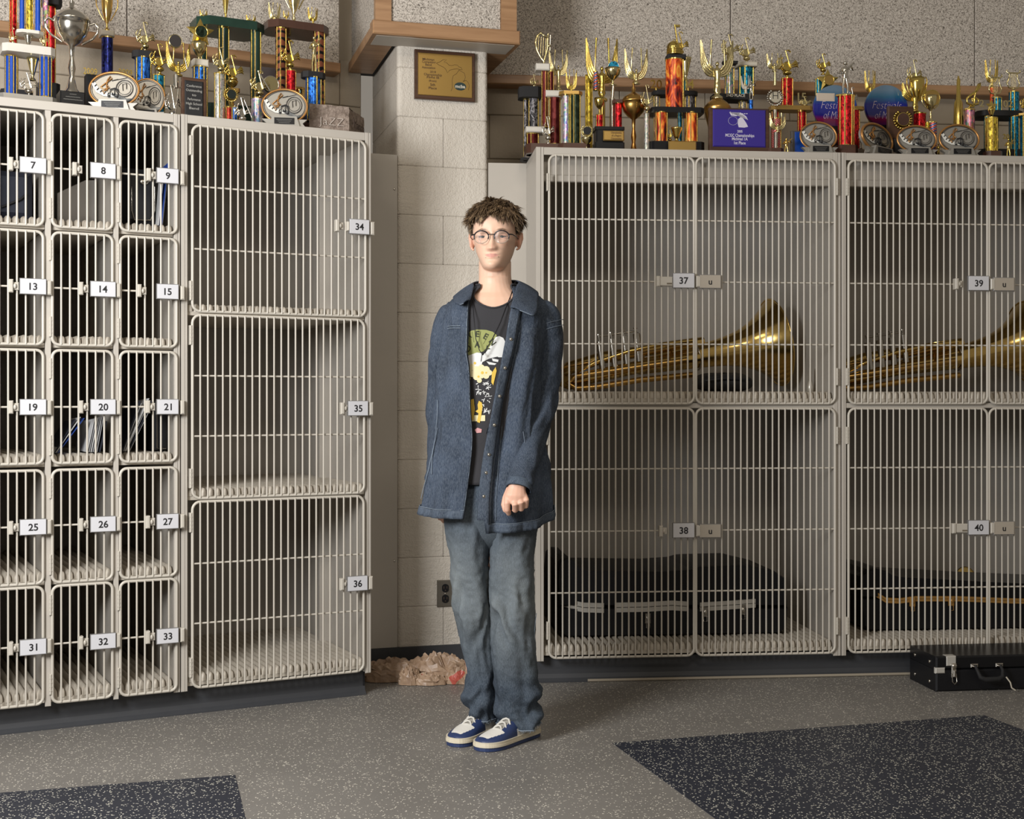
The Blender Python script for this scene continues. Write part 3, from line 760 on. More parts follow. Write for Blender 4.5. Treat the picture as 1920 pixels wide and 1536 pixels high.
        return b.make('figure', m, s.r)
    def rod(s, x0, y0, x1, y1, rpx, m, dy=0, name='rod', r2=None):
        k = s.Y/F; return B().tube([(s.x(x0), dy, s.z(y0, x0)), (s.x(x1), dy, s.z(y1, x1))], [rpx*k, (r2 or rpx)*k], 8).make(name, m, s.r)
M_rimgold = mat('bronze_rim', (176, 128, 74), .35, .7); M_pewter = mat('pewter_resin', (150, 146, 138), .35, .45); M_pewterd = mat('dark_pewter', (84, 80, 76), .4, .4)
M_band = mat('white_enamel', (214, 212, 204), .4); M_eng = mat('engraved_silver_text', (150, 148, 142), .4)
def oval(side, x0, x1, y0, y1, d, label, ang=.12, gm=M_rimgold):
    xc = (x0+x1)/2; t = T('oval_plaque', side, xc, d, label, 'plaque', 'oval music plaques', ang)
    a, b_, z0, z1 = t.bx(x0, x1, y0, y1); H = z1-z0; W = b_-a; c = (a+b_)/2; zc = z0+H*.56; ra = W/2; rb = H*.44
    L_ = .16                                           # leans back a little
    f = lambda u_, v_, d_=0: (c+u_*ra, -.004-d_+.0+(zc+v_*rb-z0)*L_, zc+v_*rb)
    n = 40; E = [(cos(2*pi*k/n), sin(2*pi*k/n)) for k in range(n)]
    b = B(); vs = [f(u_*.97, v_*.97, .003) for u_, v_ in E]+[f(u_*.97, v_*.97, -.014) for u_, v_ in E]
    b.add(vs, [tuple(range(n-1, -1, -1)), tuple(range(n, 2*n))]+[(k, (k+1) % n, n+(k+1) % n, n+k) for k in range(n)])
    face = b.make('face', M_pewter, t.r)
    B().tube([f(u_, v_, .004) for u_, v_ in E], W*.026, 8, closed=True).make('rim', gm, t.r)
    b = B(); b.tube([f(u_*.9, v_*.9, .005) for u_, v_ in E], W*.008, 5, closed=True)
    b.tube([f(.42+.34*cos(k*pi/8), .08+.48*sin(k*pi/8), .005) for k in range(16)], W*.012, 5, closed=True)        # drum
    b.tube([f(.42+.26*cos(k*pi/8), .08+.36*sin(k*pi/8), .005) for k in range(16)], W*.005, 4, closed=True)
    b.tube([f(.36, -.05, .006), f(.34, .3, .006), f(.5, .36, .006), f(.5, .05, .006)], W*.01, 5)
    b.tube([f(.15, .62, .005), f(-.1, .5, .005), f(.55, .72, .005)], W*.006, 4)
    b.make('relief', M_pewterd, face)
    q = [(.0, -.45), (-.12, -.3), (.1, -.2), (.06, .1), (.1, .5), (.22, .75), (.3, .6), (.0, .25), (-.2, .0), (-.05, -.15), (.2, -.05), (.1, .1)]
    B().tube([f(-.36+x_*.9, .12+y_*.85, .007) for x_, y_ in q], W*.014, 6).make('treble_clef', gm, face)
    # flowing staff with keyboard and notes
    top = [(-.8, .45), (-.6, .02), (-.3, -.2), (.0, -.2), (.3, -.38), (.55, -.52), (.8, -.5)]; bot = [(-.92, .3), (-.72, -.18), (-.42, -.4), (.0, -.44), (.28, -.62), (.5, -.78), (.66, -.72)]
    b = B(); vs = [f(*p, .006) for p in top]+[f(*p, .006) for p in bot]; b.add(vs, [(k, k+7, k+8, k+1) for k in range(6)]); b.make('staff_band', M_band, face)
    b = B()
    for j in range(5):
        e = (j+.5)/5; b.tube([f(lerp(p[0], q_[0], e), lerp(p[1], q_[1], e), .0075) for p, q_ in list(zip(top, bot))[3:]], W*.006, 4)
    for j in range(7):
        e = j/6*2.8; k = int(e); fr_ = e-k; p = [lerp(top[k][i], top[k+1][i], fr_) for i in (0, 1)]; q_ = [lerp(bot[k][i], bot[k+1][i], fr_) for i in (0, 1)]
        b.tube([f(*p, .0075), f(lerp(p[0], q_[0], .6), lerp(p[1], q_[1], .6), .0075)], W*.012, 4)
    for (x_, y_) in ((-.2, -.18), (-.02, -.1), (.12, -.22)):
        b.ball(f(x_, y_-.22, .009), W*.028, 7, sc=(1.2, .4, .8)); b.tube([f(x_+.04, y_-.2, .009), f(x_+.06, y_+.16, .009)], W*.008, 4)
    b.tube([f(-.14, -.02, .009), f(.04, .06, .009), f(.2, -.06, .009)], W*.014, 4)
    b.make('notes', M_ink, face)
    b = B(); zb = z0+H*.26
    b.prism([(c-W*.34, z0), (c+W*.34, z0), (c+W*.27, zb), (c-W*.27, zb)], -.03, .02)
    for q_ in (-1, 1):
        b.prism([(c+q_*W*.3, z0), (c+q_*W*.46, z0+.002), (c+q_*W*.40, z0+H*.1), (c+q_*W*.5, z0+H*.2), (c+q_*W*.3, z0+H*.2)][::q_], -.02, .0)
    bs = b.make('base', M_pewter, t.r)
    b = B().box(c-W*.22, c+W*.22, -.0325, -.03, z0+H*.06, z0+H*.22, m=0)
    for k in range(3): b.text(['Winner', 'Marching band', '2009'][k] if False else '—'*(10-2*k), H*.05, c, -.0327, z0+H*(.18-.04*k), m=1, width=W*(.34-.05*k))
    b.make('name_plate', [M_blackgloss, M_eng], bs)
    return t
# ---- left bank, front row and back row (d = distance behind the locker fronts)
t = T('tiered_trophy', 'L', 53, .16, 'tall blue and gold column trophy with white marble tier at far left')
t.slab(-6, 104, 183, 192, M_pewter, .13, name='base'); t.col(8, 32, 105, 183, 'bb', trims=(-62, 62, -20, 20)); t.col(73, 97, 105, 184, 'bb', trims=(-62, 62, -20, 20))
t.slab(2, 101, 90, 105, M_white, .13); t.slab(30, 80, 60, 66, M_white, .09)
t.col(35, 47, -30, 62, 'bb', trims=(-60, 60)); t.col(48, 62, -30, 64, 'goldf', .0, trims=(-60, 60)); t.col(64, 77, -30, 63, 'bb', trims=(-60, 60))
t.vcup(44, 62, 66, 91, M_silver); t.music(34, 70, 141, 184, M_silver, -.03); t.vcup(50, 74, 108, 150, M_pale, .01); t.music(15, 31, 55, 90, M_pale, -.02); t.music(74, 90, 60, 91, M_pale)
t = T('tiered_trophy', 'L', 22, .40, 'red column trophy standing behind the blue and gold one'); t.col(17, 32, -20, 92, 'red'); t.slab(0, 60, 172, 190, M_dark, .12, name='base'); t.col(14, 34, 92, 174, 'red')
t = T('tiered_trophy', 'L', 94, .46, 'dark red column trophy with black cap behind the silver cup'); t.col(84, 104, 12, 160, 'red'); t.slab(76, 115, 0, 12, M_dark, .1); t.slab(70, 110, 160, 190, M_dark, .14, name='base')
t.block(76, 86, -30, 60, FO['pink'], .02, -.06, 'ribbon')
t = T('cup_trophy', 'L', 134, .17, 'large silver lidded cup with scrolled handles on black base')
t.cup(84, 184, -14, 180, M_silver, lid=True, stem=.48, hs=1.0, bowlw=.34)
bl = t.block(109, 156, 176, 200, M_blackgloss, .09, name='base')
for k, (s_, w_) in enumerate((('GRAND', 12), ('CHAMPIONSHIP', 26), ('MARCHING BAND', 34))): t.text(s_ if False else '~'*6, 133, 181.5+k*5, 3, M_eng, -.0455, bl, width=w_)
t = T('cup_trophy', 'L', 200, .46, 'gold two-handled cup raised on a navy glitter column')
t.cup(180, 221, -6, 58, M_brass, stem=.2, bowlw=.27); t.block(187, 213, 59, 70, M_cream, .05); t.col(190, 212, 70, 150, 'navy', trims=()); t.slab(178, 224, 150, 205, M_dark, .1, name='base')
t = T('year_trophy', 'L', 171, .33, 'dark block topped by small gold numerals beside silver cup'); t.block(160, 184, 142, 198, M_dark, .05); t.text('2009', 169, 134, 12, M_gold, 0, thick=.004, width=25, name='numerals'); t.rod(164, 143, 178, 141, 2, M_gold)
t = T('year_trophy', 'L', 236, .33, 'gold numerals on dark block behind the oval plaques'); t.block(222, 248, 143, 205, M_dark, .05); t.text('2009', 235, 136, 12, M_gold, 0, thick=.004, width=25, name='numerals')
oval('L', 167, 260, 134, 206, .07, 'oval music plaque with bronze rim beside silver cup, left one of a pair')
oval('L', 243, 309, 146, 212, .17, 'oval music plaque half hidden behind its left neighbour', .2)
t = T('column_trophy', 'L', 268, .32, 'bright blue column trophy with black cap and gold figure')
t.slab(248, 291, 98, 110, M_dark, .08); t.col(253, 283, 108, 206, 'blue', seg=8); t.music(254, 290, 43, 99, M_pale); t.rod(262, 98, 272, 80, 1, M_gold)
t = T('column_trophy', 'L', 296, .20, 'teal column trophy with gold music figure behind an oval plaque')
t.col(286, 308, 141, 215, 'teal'); t.music(280, 319, 84, 142, M_gold)
t = T('medal_trophy', 'L', 328, .14, 'silver music figure trophy crowned by a round dark medallion')
dd = mat('dark_glass_insert', (52, 48, 46), .2)
t.medal(316, 341, 65, 90, M_pale, dd, wreath=False); t.angel(312, 358, 78, 142, M_gold, .006, body=.3); t.rod(343, 90, 351, 130, 1.3, M_silver); t.rod(330, 140, 331, 165, 5, M_silver)
t.music(308, 338, 160, 214, M_silver); t.rod(325, 212, 332, 168, 1.6, M_silver, -.02)
t = T('plaque_stand', 'L', 364, .09, 'upright walnut plaque with engraved black plate', 'plaque')
pb = t.block(340, 387, 147, 222, M_walnut, .018, name='board'); pp = t.block(345, 380, 153, 216, M_dark, .006, -.011, 'engraved_plate')
for k, w_ in enumerate((28, 30, 8, 24, 30, 18)): t.text('Conference' if k == 0 else ('Outstanding' if k == 1 else ('to' if k == 2 else ('Performance' if k == 3 else ('High School' if k == 4 else 'Band')))), 362, 163+k*8.3, 4.5, M_eng, -.0145, pp, width=w_)
t = T('star_trophy', 'L', 376, .22, 'gold star trophy on striped blue column with white block')
t.star(349, 402, 32, 88, M_gold, disc=FO['grn']); t.cup(358, 388, 80, 114, M_pale, stem=.2, handles=False); t.block(361, 389, 113, 126, M_cream, .05); t.col(361, 388, 126, 222, 'blue', trims=(-62, 62, -20, 20))
t = T('tiered_trophy', 'L', 440, .42, 'big green marble tier trophy on tall dark green columns')
t.slab(362, 488, 46, 62, M_green, .26, clip=.05); t.col(401, 421, 60, 205, 'greenm', -.06); t.col(461, 480, 62, 205, 'greenm', -.06); t.col(378, 396, 62, 205, 'greenm', .07)
t.vcup(413, 433, -40, 44, M_gold); t.angel(462, 480, 28, 52, M_gold, torch=False); t.angel(375, 389, 18, 42, M_gold); t.slab(368, 492, 205, 222, M_green, .24, name='base', clip=.04)
t = T('column_trophy', 'L', 411, .12, 'silver prism column trophy with gold music figure in front of green marble one')
t.col(401, 422, 138, 224, 'silv', trims=(-70, 70, -15), tm=M_gold); t.music(398, 430, 90, 140, M_pale)
t = T('music_figure_trophy', 'L', 436, .26, 'gold music figure trophy with raised flag between silver and holographic columns'); t.music(418, 456, 105, 160, M_gold); t.cup(424, 446, 152, 172, M_gold, handles=False); t.rod(434, 170, 434, 225, 5, M_gold)
t = T('medal_trophy', 'L', 433, .10, 'gold wreath medallion on small red and blue column'); t.medal(419, 448, 157, 198, M_gold, mat('dark_insert', (24, 30, 26), .3)); t.col(424, 434, 200, 228, 'red'); t.col(435, 445, 200, 228, 'blue'); t.slab(438, 456, 161, 168, M_goldplate, .04, .05)
t = T('music_figure_trophy', 'L', 456, .06, 'small silver music note figure on the locker edge'); t.music(438, 471, 184, 232, M_silver); t.rod(456, 190, 470, 222, 1.2, M_silver, -.015)
t = T('medal_trophy', 'L', 488, .14, 'silver trumpet figure on a holographic silver column'); t.col(471, 494, 184, 232, 'holo', trims=()); t.music(468, 506, 134, 186, M_pale); t.medal(494, 524, 138, 176, M_silver, M_pale, .01, wreath=False); t.rod(482, 137, 503, 172, 1.5, M_silver, -.02)
t = T('photo_plaque', 'L', 503, .56, 'plain grey brown photo plaque leaning behind trumpet figure', 'plaque'); t.block(474, 532, 127, 216, mat('grey_brown_card', (96, 86, 84), .5), .02, name='board')
t = T('tiered_trophy', 'L', 552, .40, 'brown marble tier trophy on three bronze striped columns')
t.slab(496, 609, 50, 64, M_brownm, .22, clip=.04); t.col(508, 527, 60, 215, 'tiger', -.06); t.col(580, 600, 62, 215, 'tiger', -.05); t.col(535, 553, 66, 215, 'tiger', .06)
t.cup(528, 574, -46, 48, M_pale, stem=.25, bowlw=.34); t.angel(504, 526, 5, 46, M_pale, body=.35); t.angel(578, 596, 14, 48, M_gold, body=.4); t.angel(532, 542, 20, 44, M_gold); t.slab(500, 604, 215, 232, M_brownm, .22, name='base')
t = T('column_trophy', 'L', 544, .24, 'red glitter column trophy with gold music figure'); t.col(535, 554, 132, 228, 'red', trims=(-70, 70)); t.music(526, 562, 78, 134, M_gold)
t = T('column_trophy', 'L', 587, .22, 'blue foil column trophy with black cap and gold musician'); t.slab(566, 608, 137, 148, M_dark, .08); t.col(573, 601, 146, 228, 'blue', seg=8, trims=(-62, 62, 10)); t.person(577, 601, 64, 138, M_pale)
t = T('goblet', 'L', 560, .30, 'small brass goblet standing behind the right oval plaque'); t.cup(549, 571, 165, 212, M_brass, handles=False)
oval('L', 491, 576, 166, 238, .06, 'oval music plaque with bronze rim beside the inscribed brick', .14)
# brick
t = T('inscribed_brick', 'L', 640, .13, 'grey brown rough brick with scratched writing at locker corner', 'brick', ang=radians(14))
a, b_, z0, z1 = t.bx(577, 652, 203, 244)
b = B(); nn = 10
def brf(u_, v_):
    return (lerp(a, b_, u_), -.05, lerp(0.0005, z1, v_))
W_ = b_-a; L2 = .20
def jit(p, s_=.004): n_ = noise.noise_vector(Vector(p)*45)*s_; return (p[0]+n_.x, p[1]+n_.y, max(.0004, p[2]+n_.z))
for (o_, e1, e2) in (((a, -.06, .0005), (W_, .02, 0), (0, 0, z1)), ((b_, -.04, .0005), (.075, .14, 0), (0, 0, z1-.008)), ((a, -.06, z1), (W_, .02, 0), (.05, .14, 0)), ((a, -.06, .0005), (.05, .14, 0), (0, 0, z1))):
    b.grid(lambda u_, v_: jit((o_[0]+e1[0]*u_+e2[0]*v_, o_[1]+e1[1]*u_+e2[1]*v_, o_[2]+e1[2]*u_+e2[2]*v_)), 12, 8, smooth=True)
nb = NT('rough_brick'); v = nb.coord(); nb.base(nb.ramp(nb.noise(v, 60, 6, .7), [(.3, lin((104, 90, 80))), (.65, lin((168, 152, 140)))])); nb.rm(.9, 0, .1); nb.bump(nb.noise(v, 90, 5, .7), .9, .008)
br = b.make('brick_body', nb.m, t.r); ch = mat('chalk', (206, 196, 186), .8)
B().text('JaZZ', .030, (a+b_)/2+.008, -.056, z1*.45, off=-.03, thick=.002, width=.095, fn=lambda x_, z_, d_: (x_, -.064+(x_-a)*.05/W_*.4-d_, z_)).make('lettering', ch, br)
B().text('March', .032, 0, 0, z1*.5, off=-.01, thick=.002, width=.12, fn=lambda x_, z_, d_: (b_+.043+x_*.44+.002+d_, -.04+.07+x_*.86-.002, z_)).make('lettering', mat('dark_brick_lettering', (74, 60, 52), .9), br)  # dark brown lettering on the end face of the brick

# ---- right bank
t = T('tiered_trophy', 'R', 996, .30, 'black and silver crackle column trophy at the left end')
t.slab(972, 1014, 166, 186, M_dark, .12); t.col(981, 990, 186, 292, 'crack', trims=(-60,)); t.col(990, 1010, 170, 292, 'crack', trims=(60, -60)); t.slab(976, 1016, 290, 304, M_dark, .14, name='base'); t.music(994, 1010, 140, 167, M_pale)
t = T('tiered_trophy', 'R', 1020, .18, 'maroon column trophy with white marble blocks and gold harp')
t.block(1004, 1030, 121, 134, M_white, .05); t.col(1015, 1028, 132, 240, 'maroon', trims=(-62, 62, 10)); t.block(985, 1019, 240, 251, M_white, .07); t.col(987, 1010, 251, 292, 'maroon'); t.block(1022, 1054, 172, 184, M_white, .06)
t.col(1030, 1050, 182, 272, 'maroon', trims=(-70, 70)); t.harp(1004, 1036, 62, 122, M_pale); t.rod(1032, 66, 1031, 95, 1.2, M_silver); t.music(1013, 1037, 224, 274, M_silver, -.05); t.slab(985, 1056, 274, 290, M_brownm, .16, name='base'); t.col(1028, 1040, 130, 172, 'maroon', .03)
t = T('angel_trophy', 'R', 1047, .26, 'gold winged figure trophy on slim post beside the harp'); t.angel(1029, 1065, 93, 170, M_pale, body=.5); t.rod(1047, 169, 1047, 290, 4, M_pale)
t = T('column_trophy', 'R', 1074, .12, 'green and rainbow foil column trophy with gold flame figure')
t.slab(1048, 1091, 173, 179, M_goldplate, .08); t.col(1055, 1068, 178, 272, 'holo', trims=(60,)); t.col(1068, 1088, 178, 272, 'grn'); t.angel(1061, 1082, 130, 174, M_gold, body=.3); t.slab(1046, 1105, 272, 288, M_brownm, .12, name='base')
t = T('angel_trophy', 'R', 1128, .30, 'large gold winged victory figure with raised arms')
t.angel(1098, 1159, 70, 190, M_gold, body=.42); t.rod(1129, 186, 1129, 290, 6, M_gold); t.col(1101, 1115, 134, 290, 'goldf', .06); t.col(1113, 1121, 134, 170, 'usa', .0, trims=())
t = T('medal_trophy', 'R', 1150, .22, 'round teal medallion held up on a silver figure'); t.medal(1139, 1161, 114, 138, M_silver, FO['teal'], wreath=False); t.cup(1134, 1164, 128, 160, M_pale, stem=.3, handles=False); t.rod(1150, 160, 1148, 185, 3, M_silver); t.rod(1148, 185, 1148, 290, 5, M_silver)
t = T('medal_trophy', 'R', 1101, .08, 'gold ringed oval medallion in front of green columns'); t.medal(1088, 1113, 229, 262, M_pale, M_dark); t.cup(1090, 1110, 258, 284, M_pale, handles=False, stem=.5)
t = T('column_trophy', 'R', 1116, .16, 'red foil column behind the empty black pedestal'); t.col(1117, 1131, 215, 290, 'red'); t.cup(1114, 1134, 184, 216, M_gold, handles=False)
t = T('column_trophy', 'R', 1160, .20, 'bright red foil column with silver brown cap near the wide cup'); t.col(1153, 1166, 193, 290, 'red', trims=()); t.slab(1148, 1170, 188, 194, M_brownm, .05)
t = T('pedestal', 'R', 1141, .07, 'empty black pedestal with engraved gold plate', 'pedestal')
t.slab(1113, 1168, 270, 286, M_blackgloss, .11, clip=.006, name='base'); t.slab(1115, 1166, 246, 270, M_blackgloss, .10, clip=.008, name='body'); t.slab(1113, 1168, 241, 247, M_blackgloss, .11, clip=.006, name='top')
gp = t.block(1127, 1166, 250, 269, M_goldplate, .004, -.053, 'name_plate')
for k, w_ in enumerate((20, 18, 20)): t.text('Championship' if k != 1 else 'of a Region', 1151, 254+k*5.5, 3.6, mat('engraved_brown', (70, 44, 22), .5), -.0558, gp, width=w_)
t = T('cup_trophy', 'R', 1187, .20, 'wide bronze bowl cup topped by a winged gold figure')
t.cup(1165, 1211, 152, 290, M_brassd, lid=True, handles=False, stem=.5); t.angel(1171, 1215, 90, 158, M_pale, body=.3)
t = T('column_trophy', 'R', 1212, .10, 'slim silver twist column trophy with gold music figure'); t.col(1207, 1218, 213, 288, 'silv', trims=(), tm=M_silver); t.music(1201, 1226, 160, 215, M_pale)
t = T('column_trophy', 'R', 1266, .34, 'black tier trophy with gold year numerals behind flame trophy'); t.slab(1223, 1306, 173, 181, M_dark, .1); t.col(1225, 1237, 180, 292, 'silv'); t.col(1282, 1304, 180, 292, 'crack'); t.text('20', 1230, 158, 16, M_gold, 0, thick=.005, name='numerals'); t.text('04', 1290, 158, 16, M_gold, 0, thick=.005, name='numerals')
t.rod(1230, 172, 1230, 165, 2, M_gold); t.rod(1290, 172, 1290, 165, 2, M_gold); t.vcup(1276, 1299, 106, 150, M_pale, .02); t.col(1274, 1286, 150, 173, 'teal')
t = T('tiered_trophy', 'R', 1266, .14, 'flame patterned three column trophy with gold globe figure on top')
t.slab(1214, 1316, 270, 290, M_blackgloss, .16, name='base'); gp = t.block(1245, 1297, 272, 284, M_goldplate, .004, -.083, 'name_plate'); t.col(1225, 1248, 214, 271, 'flame', -.03); t.col(1282, 1304, 214, 271, 'flame', -.03)
t.slab(1218, 1316, 206, 216, M_blackgloss, .15); t.col(1248, 1281, 112, 207, 'flame', seg=16, trims=(62,)); t.block(1250, 1284, 104, 113, M_dark, .055, name='cap')
a, b_, z0, z1 = t.bx(1252, 1278, 76, 104); b = B(); b.ball(((a+b_)/2-.004, 0, (z0+z1)/2), (z1-z0)/2.1, 14)
for k in range(4): b.tube([((a+b_)/2+.03*cos(j*pi/6), .03*sin(j*pi/6), z0+.004+k*.006) for j in range(12)], .004, 5, closed=True)
b.make('globe', M_gold, t.r); t.rod(1262, 50, 1267, 84, 1.6, M_gold, -.03, 'note_stem'); t.music(1262, 1292, 60, 106, M_gold, .01); t.block(1262, 1272, 50, 55, M_gold, .004, -.03, 'flag')
t.vcup(1253, 1275, 244, 271, M_gold, -.045); t.music(1246, 1262, 238, 271, M_gold, -.02); t.col(1272, 1281, 214, 271, 'teal', .02)
t = T('angel_trophy', 'R', 1345, .26, 'gold winged victory standing on an upturned brass bowl')
t.angel(1313, 1376, 74, 186, M_pale, body=.5); a, b_, z0, z1 = t.bx(1320, 1370, 185, 290); h = z1-z0; r = (b_-a)/2
B().lathe([(r*.3, 0), (r*.4, h*.3), (r*.95, h*.78), (r, h*.84), (r*1.0, h*.86), (r*.75, h*.93), (r*.35, h)], ((a+b_)/2, 0, 0), 20).make('bowl', M_brassd, t.r)
t = T('tiered_trophy', 'R', 1380, .38, 'teal foil column trophy with marble cap and second place tier')
t.block(1381, 1417, 119, 127, M_cream, .07); t.col(1384, 1412, 126, 181, 'teal', seg=8); t.music(1384, 1416, 72, 120, M_pale); t.slab(1334, 1408, 180, 190, M_dark, .12); t.text('2ND PLACE', 1372, 185, 5, M_cream, -.061, width=36)
t.col(1358, 1376, 128, 181, 'holo'); t.slab(1354, 1386, 116, 121, M_dark, .06); t.music(1352, 1386, 66, 118, M_pale); t.col(1344, 1358, 190, 292, 'silv'); t.col(1384, 1400, 190, 292, 'silv'); t.angel(1385, 1403, 146, 180, M_cream, -.04, body=.4); t.slab(1336, 1406, 276, 292, M_dark, .14, name='base')
t = T('music_figure_trophy', 'R', 1409, .30, 'silver musician figure on blue glitter post by the teal column'); t.person(1400, 1417, 150, 188, M_silver); t.rod(1408, 188, 1408, 290, 4, FO['blue'])
t = T('purple_plaque', 'R', 1384, .09, 'walnut plaque with purple plate and white state emblem', 'plaque')
t.block(1329, 1441, 204, 290, M_walnut, .025, name='board'); pp = t.block(1335, 1434, 207, 277, mat('purple_plate', (50, 36, 128), .35), .006, -.0145, 'engraved_plate')
wh = mat('white_print', (200, 196, 210), .5)
for k, (s_, y_, h_, w_) in enumerate((('2005', 248, 4.5, 10), ('MCGC Championships', 255.5, 5.5, 55), ('Michigan 1A', 262, 5.5, 30), ('1st Place', 269.5, 5.5, 22))): t.text(s_, 1385, y_, h_, wh, -.0178, pp, width=w_, off=.02)
b = B(); KX = lambda c_: t.x(1200+c_/5.69); KZ = lambda c_: t.z(30+c_/5.69)
for poly in ([(940, 1040), (1000, 1050), (1090, 1070), (1140, 1120), (1120, 1080), (1060, 1040), (1020, 1080), (960, 1075)], [(1035, 1110), (1070, 1080), (1100, 1120), (1120, 1150), (1140, 1190), (1100, 1200), (1040, 1198), (1030, 1160)]):
    vs = [(KX(x_), -.0179, KZ(y_)) for x_, y_ in poly]; b.add(vs, [tuple(range(len(vs)))[::-1]])
for k in range(9): x_ = 945+k*22; y_ = 1035+(k*37 % 19); vs = [(KX(x_), -.0179, KZ(y_)), (KX(x_+12), -.0179, KZ(y_)), (KX(x_+12), -.0179, KZ(y_+10)), (KX(x_), -.0179, KZ(y_+10))]; b.add(vs, [(3, 2, 1, 0)])
b.tube([(KX(980+50*cos(j*pi/8)), -.018, KZ(1130+45*sin(j*pi/8))) for j in range(16)], .0006, 4, closed=True)
b.make('emblem', wh, pp)
t = T('medal_trophy', 'R', 1453, .24, 'silver medallion trophy engraved with a letter on a tall stem')
md = t.medal(1437, 1470, 158, 208, M_silver, mat('pale_insert', (196, 188, 168), .35, .4)); t.text('H', 1453, 180, 13, M_ink, -.0075, md, off=-.01); t.angel(1438, 1466, 100, 134, M_pale, body=.3); t.rod(1453, 134, 1453, 160, 2, M_pale, r2=3); t.rod(1453, 206, 1453, 290, 4, M_silver)
t = T('tiered_trophy', 'R', 1478, .34, 'red glitter column trophy with long brass tier and gold figure')
t.slab(1443, 1521, 201, 209, M_goldplate, .1); t.col(1465, 1486, 147, 201, 'red'); t.music(1456, 1496, 96, 148, M_gold); t.col(1495, 1511, 209, 292, 'red'); t.col(1446, 1460, 209, 292, 'red'); t.text('15', 1503, 182, 15, M_pale, 0, thick=.006, name='numerals'); t.music(1496, 1522, 182, 202, M_pale)
t = T('cup_trophy', 'R', 1455, .10, 'candy striped column trophy with small silver winged cup')
t.col(1447, 1464, 222, 288, 'candy', trims=(60,)); t.angel(1440, 1471, 214, 250, M_pale, -.02, body=.3); t.rod(1452, 250, 1452, 285, 4, M_silver, -.02); t.slab(1436, 1466, 280, 292, M_brownm, .09, name='base')
t = T('music_figure_trophy', 'R', 1473, .07, 'small dark gold figure left of the blue square plaque'); t.person(1465, 1484, 258, 290, M_brass)
t = T('blue_plaque', 'R', 1500, .12, 'small grey framed blue square plaque behind oval plaque', 'plaque'); t.block(1483, 1524, 246, 290, M_pewterd, .016, name='board'); t.block(1489, 1520, 248, 288, mat('blue_plate', (20, 62, 140), .3), .004, -.010, 'plate')
t = T('star_trophy', 'R', 1548, .36, 'gold star trophy with music figure above a blue column')
t.star(1528, 1570, 133, 172, M_gold, -.02, disc=M_goldplate); t.music(1530, 1557, 102, 140, M_gold); t.col(1531, 1545, 146, 290, 'teal', .02); t.rod(1549, 170, 1549, 290, 3, M_gold)
def fest(px, x0, x1, y0, y1, label):
    t = T('disc_award', 'R', px, .29, label, 'award', 'round glass festival awards')
    a, b_, z0, z1 = t.bx(x0, x1, y0, y1); R = (b_-a)/2; c = (a+b_)/2; zc = z1-R
    n = NT('blue_glass_award'+str(px)); cr = n.coord(); sx = n.n('ShaderNodeSeparateXYZ'); n.l(cr, sx.inputs[0])
    n.base(n.ramp(n.math('ADD', n.math('DIVIDE', n.math('SUBTRACT', sx.outputs[2], zc-R), 2*R), n.math('MULTIPLY', n.noise(cr, 14, 3), .12)), [(.1, lin((24, 22, 74))), (.28, lin((110, 24, 60))), (.38, lin((26, 28, 112))), (.62, lin((34, 40, 130))), (.78, lin((40, 96, 128))), (.95, lin((96, 120, 140)))])); n.rm(.08, 0, .7)
    d = B().lathe([(R*.96, -.012), (R, -.008), (R, .006), (R*.95, .012)], (c, 0, zc), 40, axis=(0, 1, 0)).make('disc', n.m, t.r)
    pk = mat('pale_script_print', (206, 190, 196), .4)
    b = B(); k_ = t.Y/F; b.text('Festivals', 15*k_, t.x((x0+x1)/2), -.0125, t.z(y0+38), width=56*k_, off=-.025); b.text('of Music', 15*k_, t.x((x0+x1)/2-1), -.0125, t.z(y0+57), width=44*k_, off=-.025); b.make('lettering', pk, d)
    B().box(c-R*.35, c+R*.35, -.03, .03, 0.0003, zc-R+.012).make('base', M_blackgloss, t.r); return t, d
t, d_ = fest(1565, 1524, 1606, 160, 262, 'round blue glass award with a pale tape patch, left of two'); t.block(1529, 1563, 176, 191, mat('tape', (196, 182, 166), .5), .001, -.0135, 'tape_patch')
fest(1661, 1621, 1701, 160, 262, 'round blue glass award half hidden behind the medallion plaque')
t = T('column_trophy', 'R', 1585, .10, 'tall red and gold column trophy with bright silver figure')
t.col(1571, 1600, 180, 275, 'red', seg=8, trims=(-62, -25, 30, 62)); t.slab(1567, 1603, 178, 181, M_goldplate, .05); t.person(1570, 1600, 112, 179, M_silver); t.slab(1566, 1606, 274, 290, M_brownm, .09, name='base')
t = T('column_trophy', 'R', 1603, .20, 'shorter red column trophy with thin gold cap right of the tall one')
t.col(1592, 1611, 206, 284, 'red', trims=(-62, 62)); t.slab(1590, 1619, 201, 207, M_goldplate, .06); t.music(1588, 1608, 164, 203, M_silver); t.slab(1578, 1618, 282, 292, M_cream, .1, name='base'); t.person(1598, 1609, 254, 284, M_silver, -.06)
oval('R', 1501, 1569, 228, 290, .06, 'oval music plaque in front of the left blue glass award', .05)
oval('R', 1618, 1674, 232, 290, .075, 'oval music plaque turned aside before the right blue glass award', .75)
oval('R', 1683, 1756, 235, 292, .06, 'oval music plaque under the gold clock-faced trophy', .05)
oval('R', 1762, 1836, 233, 292, .06, 'rightmost oval music plaque beside the pink column', .05)
t = T('medallion_plaque', 'R', 1687, .17, 'walnut plaque carrying a large gold wreath medallion', 'plaque'); t.block(1664, 1712, 200, 262, M_walnut, .02, name='board'); t.medal(1671, 1709, 206, 246, M_gold, M_brownm, -.016); t.slab(1668, 1712, 262, 292, M_dark, .06, name='base')
